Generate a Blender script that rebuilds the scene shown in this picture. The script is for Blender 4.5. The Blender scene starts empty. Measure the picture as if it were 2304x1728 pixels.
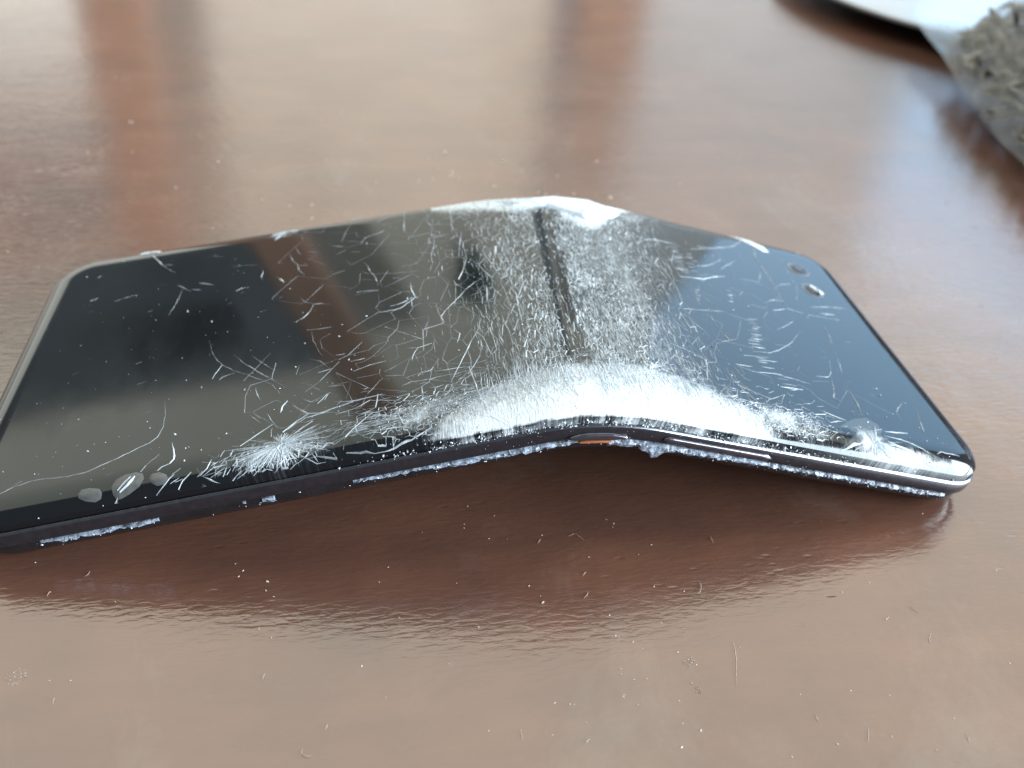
import bpy, bmesh, math, random
import numpy as np
from mathutils import Matrix, Vector, geometry, noise as mnoise

rnd = random.Random(7)
scene = bpy.context.scene
MM = 0.001
COL = scene.collection

# ---------------------------------------------------------------- camera
cam_data = bpy.data.cameras.new("camera")
cam = bpy.data.objects.new("camera", cam_data)
COL.objects.link(cam)
CAM = Vector((-33.927, -96.438, 103.556)) * MM
FW = Vector((0.157174, 0.786667, -0.597035))
RT = Vector((0.987065, -0.144492, 0.069465))
UP = Vector((0.031621, 0.600230, 0.799202))
m = Matrix.Identity(4)
for i in range(3):
    m[i][0], m[i][1], m[i][2], m[i][3] = RT[i], UP[i], -FW[i], CAM[i]
cam.matrix_world = m
cam_data.sensor_width = 36
cam_data.lens = 32.81
cam_data.clip_start = 0.005
cam_data.clip_end = 50
cam_data.dof.use_dof = True
cam_data.dof.focus_distance = 0.132
cam_data.dof.aperture_fstop = 21
scene.camera = cam

# ---------------------------------------------------------------- light
scene.view_settings.view_transform = 'Standard'
scene.view_settings.look = 'None'
scene.view_settings.exposure = 0
scene.view_settings.gamma = 1
world = bpy.data.worlds.new("World")
scene.world = world
world.use_nodes = True
world.node_tree.nodes["Background"].inputs[0].default_value = (0.85, 0.92, 1.0, 1)
world.node_tree.nodes["Background"].inputs[1].default_value = 0.25


def area(name, loc, target, sx, sy, radiance, color):
    """rectangular area lamp of a given radiance, facing target"""
    l = bpy.data.lights.new(name, 'AREA')
    l.shape = 'RECTANGLE'
    l.size, l.size_y = sx, sy
    l.energy = radiance * math.pi * sx * sy
    l.color = color
    o = bpy.data.objects.new(name, l)
    COL.objects.link(o)
    o.location = loc
    d = Vector(target) - Vector(loc)
    o.rotation_euler = d.to_track_quat('-Z', 'Y').to_euler()
    return o


area("ceiling_light", (0, 1.55, 1.72), (0, 1.55, 0), 5.0, 2.9, 1.72, (1.0, 0.97, 0.80))
area("front_window_light", (0.13, 2.93, 0.86), (0.13, 0, 0.86), 1.2, 1.66, 1.03, (0.99, 0.96, 0.82))
area("right_wall_fill", (1.355, 2.90, 0.86), (1.355, 0, 0.86), 1.01, 1.62, 0.82, (0.76, 0.91, 1.0))  # dim unseen lamp added before the wall, between post and window
area("left_wall_fill", (-1.75, 2.93, 0.55), (-1.75, 0, 0.55), 2.1, 0.94, 1.7, (0.97, 0.97, 0.90))  # unseen lamp added to brighten the wall mirrored in the far-left tabletop
area("right_window_light", (2.31, 2.16, 0.88), (2.31 - .85, 2.16 - .53, 0.86), 1.70, 1.62, 2.3, (0.42, 0.72, 1.06))
area("side_window_light", (1.39, -0.52, 0.48), (0, 0, 0.12), 1.9, 0.86, 24.0, (0.84, 0.93, 1.0))

# ---------------------------------------------------------------- helpers


def new_obj(name, verts, faces, mat=None, parent=None, smooth=True):
    me = bpy.data.meshes.new(name)
    me.from_pydata([tuple(v) for v in verts], [], faces)
    if smooth:
        me.polygons.foreach_set("use_smooth", [True] * len(me.polygons))
    me.update()
    o = bpy.data.objects.new(name, me)
    COL.objects.link(o)
    if mat:
        me.materials.append(mat)
    if parent:
        o.parent = parent
    return o


def tag(o, label=None, cat=None, group=None, kind=None):
    if label: o["label"] = label
    if cat: o["category"] = cat
    if group: o["group"] = group
    if kind: o["kind"] = kind
    return o


def mat_new(name):
    mt = bpy.data.materials.new(name)
    mt.use_nodes = True
    nt = mt.node_tree
    b = nt.nodes["Principled BSDF"]
    return mt, nt, b


def nd(nt, typ, **kw):
    n = nt.nodes.new(typ)
    for k, v in kw.items():
        if k.startswith("i_"):
            key = k[2:]
            n.inputs[int(key) if key.isdigit() else key].default_value = v
        else:
            setattr(n, k, v)
    return n


def lk(nt, a, b):
    nt.links.new(a, b)


def coords(nt, sx, sy, sz, rot=(0, 0, 0)):
    tc = nd(nt, "ShaderNodeTexCoord")
    mp = nd(nt, "ShaderNodeMapping")
    mp.inputs["Scale"].default_value = (sx, sy, sz)
    mp.inputs["Rotation"].default_value = rot
    lk(nt, tc.outputs["Object"], mp.inputs["Vector"])
    return mp.outputs["Vector"]


def ramp(nt, src, stops):
    r = nd(nt, "ShaderNodeValToRGB")
    el = r.color_ramp.elements
    while len(el) < len(stops):
        el.new(0.5)
    for e, (p, c) in zip(el, stops):
        e.position = p
        e.color = c if len(c) == 4 else (*c, 1)
    lk(nt, src, r.inputs[0])
    return r.outputs[0]


# ---------------------------------------------------------------- materials
def make_table_material():
    mt, nt, b = mat_new("brown_lacquered_wood")
    # colour: dark red-brown wood with faint grain and warmer patches
    v = coords(nt, 14, 60, 14, (0, 0, 0.25))
    g = nd(nt, "ShaderNodeTexNoise", i_Scale=2.0, i_Detail=6.0, i_Roughness=0.6)
    lk(nt, v, g.inputs["Vector"])
    col = ramp(nt, g.outputs[0], [(0.30, (0.100, 0.049, 0.035)), (0.52, (0.116, 0.056, 0.039)), (0.72, (0.136, 0.066, 0.043))])
    v2 = coords(nt, 30, 30, 30)
    g2 = nd(nt, "ShaderNodeTexNoise", i_Scale=1.2, i_Detail=3.0)
    lk(nt, v2, g2.inputs["Vector"])
    mx = nd(nt, "ShaderNodeMix", data_type='RGBA', blend_type='MULTIPLY')
    mx.inputs[0].default_value = 0.55
    lk(nt, col, mx.inputs[6])
    lk(nt, ramp(nt, g2.outputs[0], [(0.35, (0.75, 0.75, 0.78)), (0.7, (1.25, 1.15, 1.05))]), mx.inputs[7])
    # wiped-on dust: faint pale smears
    ds = nd(nt, "ShaderNodeTexNoise", i_Scale=1.0, i_Detail=7.0, i_Roughness=0.72, i_Distortion=0.6)
    lk(nt, coords(nt, 34, 20, 30, (0, 0, 0.5)), ds.inputs["Vector"])
    dr = nd(nt, "ShaderNodeMapRange", i_1=0.52, i_2=0.80, i_3=0.0, i_4=0.30)
    lk(nt, ds.outputs[0], dr.inputs[0])
    dm = nd(nt, "ShaderNodeMix", data_type='RGBA')
    lk(nt, dr.outputs[0], dm.inputs[0])
    lk(nt, mx.outputs[2], dm.inputs[6])
    dm.inputs[7].default_value = (0.22, 0.20, 0.18, 1)
    lk(nt, dm.outputs[2], b.inputs["Base Color"])
    b.inputs["IOR"].default_value = 2.05
    # roughness: lacquer with wiped, dusty patches
    rr = nd(nt, "ShaderNodeTexNoise", i_Scale=26.0, i_Detail=5.0, i_Roughness=0.65)
    lk(nt, coords(nt, 1, 1, 1), rr.inputs["Vector"])
    mr = nd(nt, "ShaderNodeMapRange", i_1=0.3, i_2=0.75, i_3=0.13, i_4=0.22)
    lk(nt, rr.outputs[0], mr.inputs[0])
    lk(nt, mr.outputs[0], b.inputs["Roughness"])
    # relief: small waves running across, and closed pores
    w = nd(nt, "ShaderNodeTexNoise", i_Scale=1.0, i_Detail=2.5, i_Roughness=0.5, i_Distortion=0.35)
    lk(nt, coords(nt, 380, 1400, 380, (0, 0, -0.12)), w.inputs["Vector"])
    rw = ramp(nt, w.outputs[0], [(0.35, (0, 0, 0)), (0.6, (1, 1, 1))])
    w2 = nd(nt, "ShaderNodeTexNoise", i_Scale=1.0, i_Detail=2.0)
    lk(nt, coords(nt, 70, 170, 70, (0, 0, -0.1)), w2.inputs["Vector"])
    p = nd(nt, "ShaderNodeTexVoronoi", i_Scale=1.0, i_Randomness=1.0)
    lk(nt, coords(nt, 210, 620, 210, (0, 0, -0.08)), p.inputs["Vector"])
    pr = ramp(nt, p.outputs["Distance"], [(0.05, (0, 0, 0)), (0.22, (1, 1, 1))])
    bp = nd(nt, "ShaderNodeBump", i_Strength=0.075, i_Distance=0.00032)
    lk(nt, rw, bp.inputs["Height"])
    bp2 = nd(nt, "ShaderNodeBump", i_Strength=0.045, i_Distance=0.0010)
    lk(nt, w2.outputs[0], bp2.inputs["Height"])
    lk(nt, bp.outputs[0], bp2.inputs["Normal"])
    bp3 = nd(nt, "ShaderNodeBump", i_Strength=0.12, i_Distance=0.0003)
    pm = nd(nt, "ShaderNodeTexNoise", i_Scale=1.0, i_Detail=2.0)
    lk(nt, coords(nt, 45, 60, 45), pm.inputs["Vector"])
    pk = nd(nt, "ShaderNodeMapRange", i_1=0.46, i_2=0.62, i_3=0.0, i_4=0.16)
    lk(nt, pm.outputs[0], pk.inputs[0])
    lk(nt, pk.outputs[0], bp3.inputs["Strength"])
    lk(nt, pr, bp3.inputs["Height"])
    lk(nt, bp2.outputs[0], bp3.inputs["Normal"])
    lk(nt, bp3.outputs[0], b.inputs["Normal"])
    return mt


def make_glass_material():
    """black screen glass; the attribute 'crush' says where it is powdered or has glare painted on"""
    mt, nt, b = mat_new("cracked_screen_glass")
    out = nt.nodes["Material Output"]
    b.inputs["Base Color"].default_value = (0.006, 0.007, 0.009, 1)
    b.inputs["Roughness"].default_value = 0.035
    b.inputs["IOR"].default_value = 1.48
    b.inputs["Specular Tint"].default_value = (0.86, 0.97, 1.0, 1)  # anti-reflection coating
    uv = nd(nt, "ShaderNodeUVMap", uv_map="flat")
    at = nd(nt, "ShaderNodeAttribute", attribute_name="crush_glare")
    # faint smears on the whole screen
    mp = nd(nt, "ShaderNodeMapping")
    mp.inputs["Scale"].default_value = (90, 40, 1)
    lk(nt, uv.outputs[0], mp.inputs[0])
    sm = nd(nt, "ShaderNodeTexNoise", i_Scale=1.0, i_Detail=5.0, i_Roughness=0.7)
    lk(nt, mp.outputs[0], sm.inputs["Vector"])
    mr = nd(nt, "ShaderNodeMapRange", i_1=0.35, i_2=0.8, i_3=0.05, i_4=0.13)
    lk(nt, sm.outputs[0], mr.inputs[0])
    lk(nt, mr.outputs[0], b.inputs["Roughness"])
    # tiny tilted facets in the broken zone
    mp2 = nd(nt, "ShaderNodeMapping")
    mp2.inputs["Scale"].default_value = (1700, 620, 1)
    lk(nt, uv.outputs[0], mp2.inputs[0])
    vo = nd(nt, "ShaderNodeTexVoronoi", voronoi_dimensions='2D', i_Scale=1.0)
    lk(nt, mp2.outputs[0], vo.inputs["Vector"])
    ve = nd(nt, "ShaderNodeTexVoronoi", voronoi_dimensions='2D', feature='DISTANCE_TO_EDGE', i_Scale=1.0)
    lk(nt, mp2.outputs[0], ve.inputs["Vector"])
    cr = nd(nt, "ShaderNodeMath", operation='MULTIPLY')
    lk(nt, at.outputs["Fac"], cr.inputs[0])
    lk(nt, vo.outputs["Color"], cr.inputs[1])
    bp = nd(nt, "ShaderNodeBump", i_Strength=0.35, i_Distance=0.0003)
    lk(nt, cr.outputs[0], bp.inputs["Height"])
    lk(nt, bp.outputs[0], b.inputs["Normal"])
    # powder and painted glare: white scattering where crush is high, broken up by noise and cell edges
    mp3 = nd(nt, "ShaderNodeMapping")
    mp3.inputs["Scale"].default_value = (2600, 650, 1)
    lk(nt, uv.outputs[0], mp3.inputs[0])
    n3 = nd(nt, "ShaderNodeTexNoise", i_Scale=1.0, i_Detail=4.0, i_Roughness=0.7)
    lk(nt, mp3.outputs[0], n3.inputs["Vector"])
    a1 = nd(nt, "ShaderNodeMath", operation='SUBTRACT')
    lk(nt, n3.outputs[0], a1.inputs[0])
    a1.inputs[1].default_value = 0.5
    a2 = nd(nt, "ShaderNodeMath", operation='MULTIPLY_ADD', use_clamp=True)
    lk(nt, a1.outputs[0], a2.inputs[0])
    a2.inputs[1].default_value = 1.9
    lk(nt, at.outputs["Fac"], a2.inputs[2])
    a3 = nd(nt, "ShaderNodeMath", operation='MULTIPLY', use_clamp=True)
    lk(nt, a2.outputs[0], a3.inputs[0])
    a3m = nd(nt, "ShaderNodeMapRange", i_1=0.0, i_2=0.35, i_3=0.0, i_4=1.0)
    lk(nt, at.outputs["Fac"], a3m.inputs[0])
    lk(nt, a3m.outputs[0], a3.inputs[1])
    w = nd(nt, "ShaderNodeBsdfPrincipled")
    w.inputs["Base Color"].default_value = (0.62, 0.68, 0.72, 1)
    w.inputs["Roughness"].default_value = 0.45
    bp2 = nd(nt, "ShaderNodeBump", i_Strength=0.7, i_Distance=0.0002)
    lk(nt, n3.outputs[0], bp2.inputs["Height"])
    lk(nt, bp2.outputs[0], w.inputs["Normal"])
    ms = nd(nt, "ShaderNodeMixShader")
    lk(nt, a3.outputs[0], ms.inputs[0])
    lk(nt, b.outputs[0], ms.inputs[1])
    lk(nt, w.outputs[0], ms.inputs[2])
    lk(nt, ms.outputs[0], out.inputs[0])
    return mt


def make_crack_material():
    """fracture faces: white scattering, partly see-through by the attribute 'opacity'"""
    mt, nt, b = mat_new("fracture_face")
    out = nt.nodes["Material Output"]
    b.inputs["Base Color"].default_value = (0.66, 0.74, 0.80, 1)
    b.inputs["Roughness"].default_value = 0.35
    at = nd(nt, "ShaderNodeAttribute", attribute_name="opacity")
    tr = nd(nt, "ShaderNodeBsdfTransparent")
    ms = nd(nt, "ShaderNodeMixShader")
    lk(nt, at.outputs["Fac"], ms.inputs[0])
    lk(nt, tr.outputs[0], ms.inputs[1])
    lk(nt, b.outputs[0], ms.inputs[2])
    lk(nt, ms.outputs[0], out.inputs[0])
    return mt


def simple(name, color, rough=0.5, metallic=0.0, ior=1.5, nscale=None, namp=0.25, bump=0.0):
    mt, nt, b = mat_new(name)
    b.inputs["Base Color"].default_value = (*color, 1)
    b.inputs["Roughness"].default_value = rough
    b.inputs["Metallic"].default_value = metallic
    b.inputs["IOR"].default_value = ior
    if nscale:
        n = nd(nt, "ShaderNodeTexNoise", i_Scale=nscale, i_Detail=4.0)
        lk(nt, coords(nt, 1, 1, 1), n.inputs["Vector"])
        lo = tuple(c * (1 - namp) for c in color)
        hi = tuple(min(1, c * (1 + namp)) for c in color)
        lk(nt, ramp(nt, n.outputs[0], [(0.3, lo), (0.7, hi)]), b.inputs["Base Color"])
        if bump:
            bp = nd(nt, "ShaderNodeBump", i_Strength=bump, i_Distance=0.0005)
            lk(nt, n.outputs[0], bp.inputs["Height"])
            lk(nt, bp.outputs[0], b.inputs["Normal"])
    return mt


M_TABLE = make_table_material()
M_GLASS = make_glass_material()
M_CRACK = make_crack_material()
M_LIP = simple("highlight_metal_edge", (0.16, 0.17, 0.19), 0.25, 0.95, nscale=900, namp=0.15)  # chamfer highlight put into a brighter metal than the rest of the frame
M_FRAME = simple("dark_purple_metal", (0.040, 0.038, 0.046), 0.28, 0.6, nscale=900, namp=0.2)
M_BACK = simple("black_back_glass", (0.012, 0.012, 0.014), 0.12, nscale=300)
M_BUTTON = simple("button_metal", (0.16, 0.16, 0.19), 0.22, 0.9, nscale=900, namp=0.15)
M_ORANGE = simple("orange_plastic", (0.34, 0.11, 0.04), 0.4, nscale=800, namp=0.15)
M_CHIP = simple("broken_glass_white", (0.60, 0.68, 0.78), 0.25, nscale=2500, namp=0.35, bump=0.8)
M_BUBBLE = simple("lifted_film_grey", (0.085, 0.093, 0.096), 0.30, nscale=1200, namp=0.2)
M_CRUMB = simple("pale_splinter", (0.60, 0.57, 0.51), 0.4, nscale=1500, namp=0.2)
M_FIBRE = simple("pale_lint", (0.36, 0.32, 0.27), 0.7, nscale=900, namp=0.2)
M_LENS = simple("camera_lens_glass", (0.02, 0.022, 0.03), 0.03, nscale=500)
M_RING = simple("camera_ring", (0.10, 0.115, 0.13), 0.35, nscale=700, namp=0.15)
M_PLATE = simple("white_glazed_plate", (0.31, 0.335, 0.355), 0.18, nscale=60, namp=0.05)
M_LEAF = simple("dried_leaf", (0.23, 0.225, 0.205), 0.7, nscale=90, namp=0.6)
M_WOOD = simple("brown_wood", (0.52, 0.31, 0.21), 0.45, nscale=9, namp=0.2)
M_WALL = simple("grey_wall", (0.48, 0.47, 0.44), 0.8, nscale=6, namp=0.06)
M_DARK = simple("slate_cabinet", (0.22, 0.27, 0.32), 0.5, nscale=5, namp=0.1)
M_SHADE = simple("charcoal_box", (0.05, 0.06, 0.08), 0.5, nscale=5, namp=0.1)
M_FLOOR = simple("dull_floor", (0.16, 0.13, 0.11), 0.6, nscale=8, namp=0.15)
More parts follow.
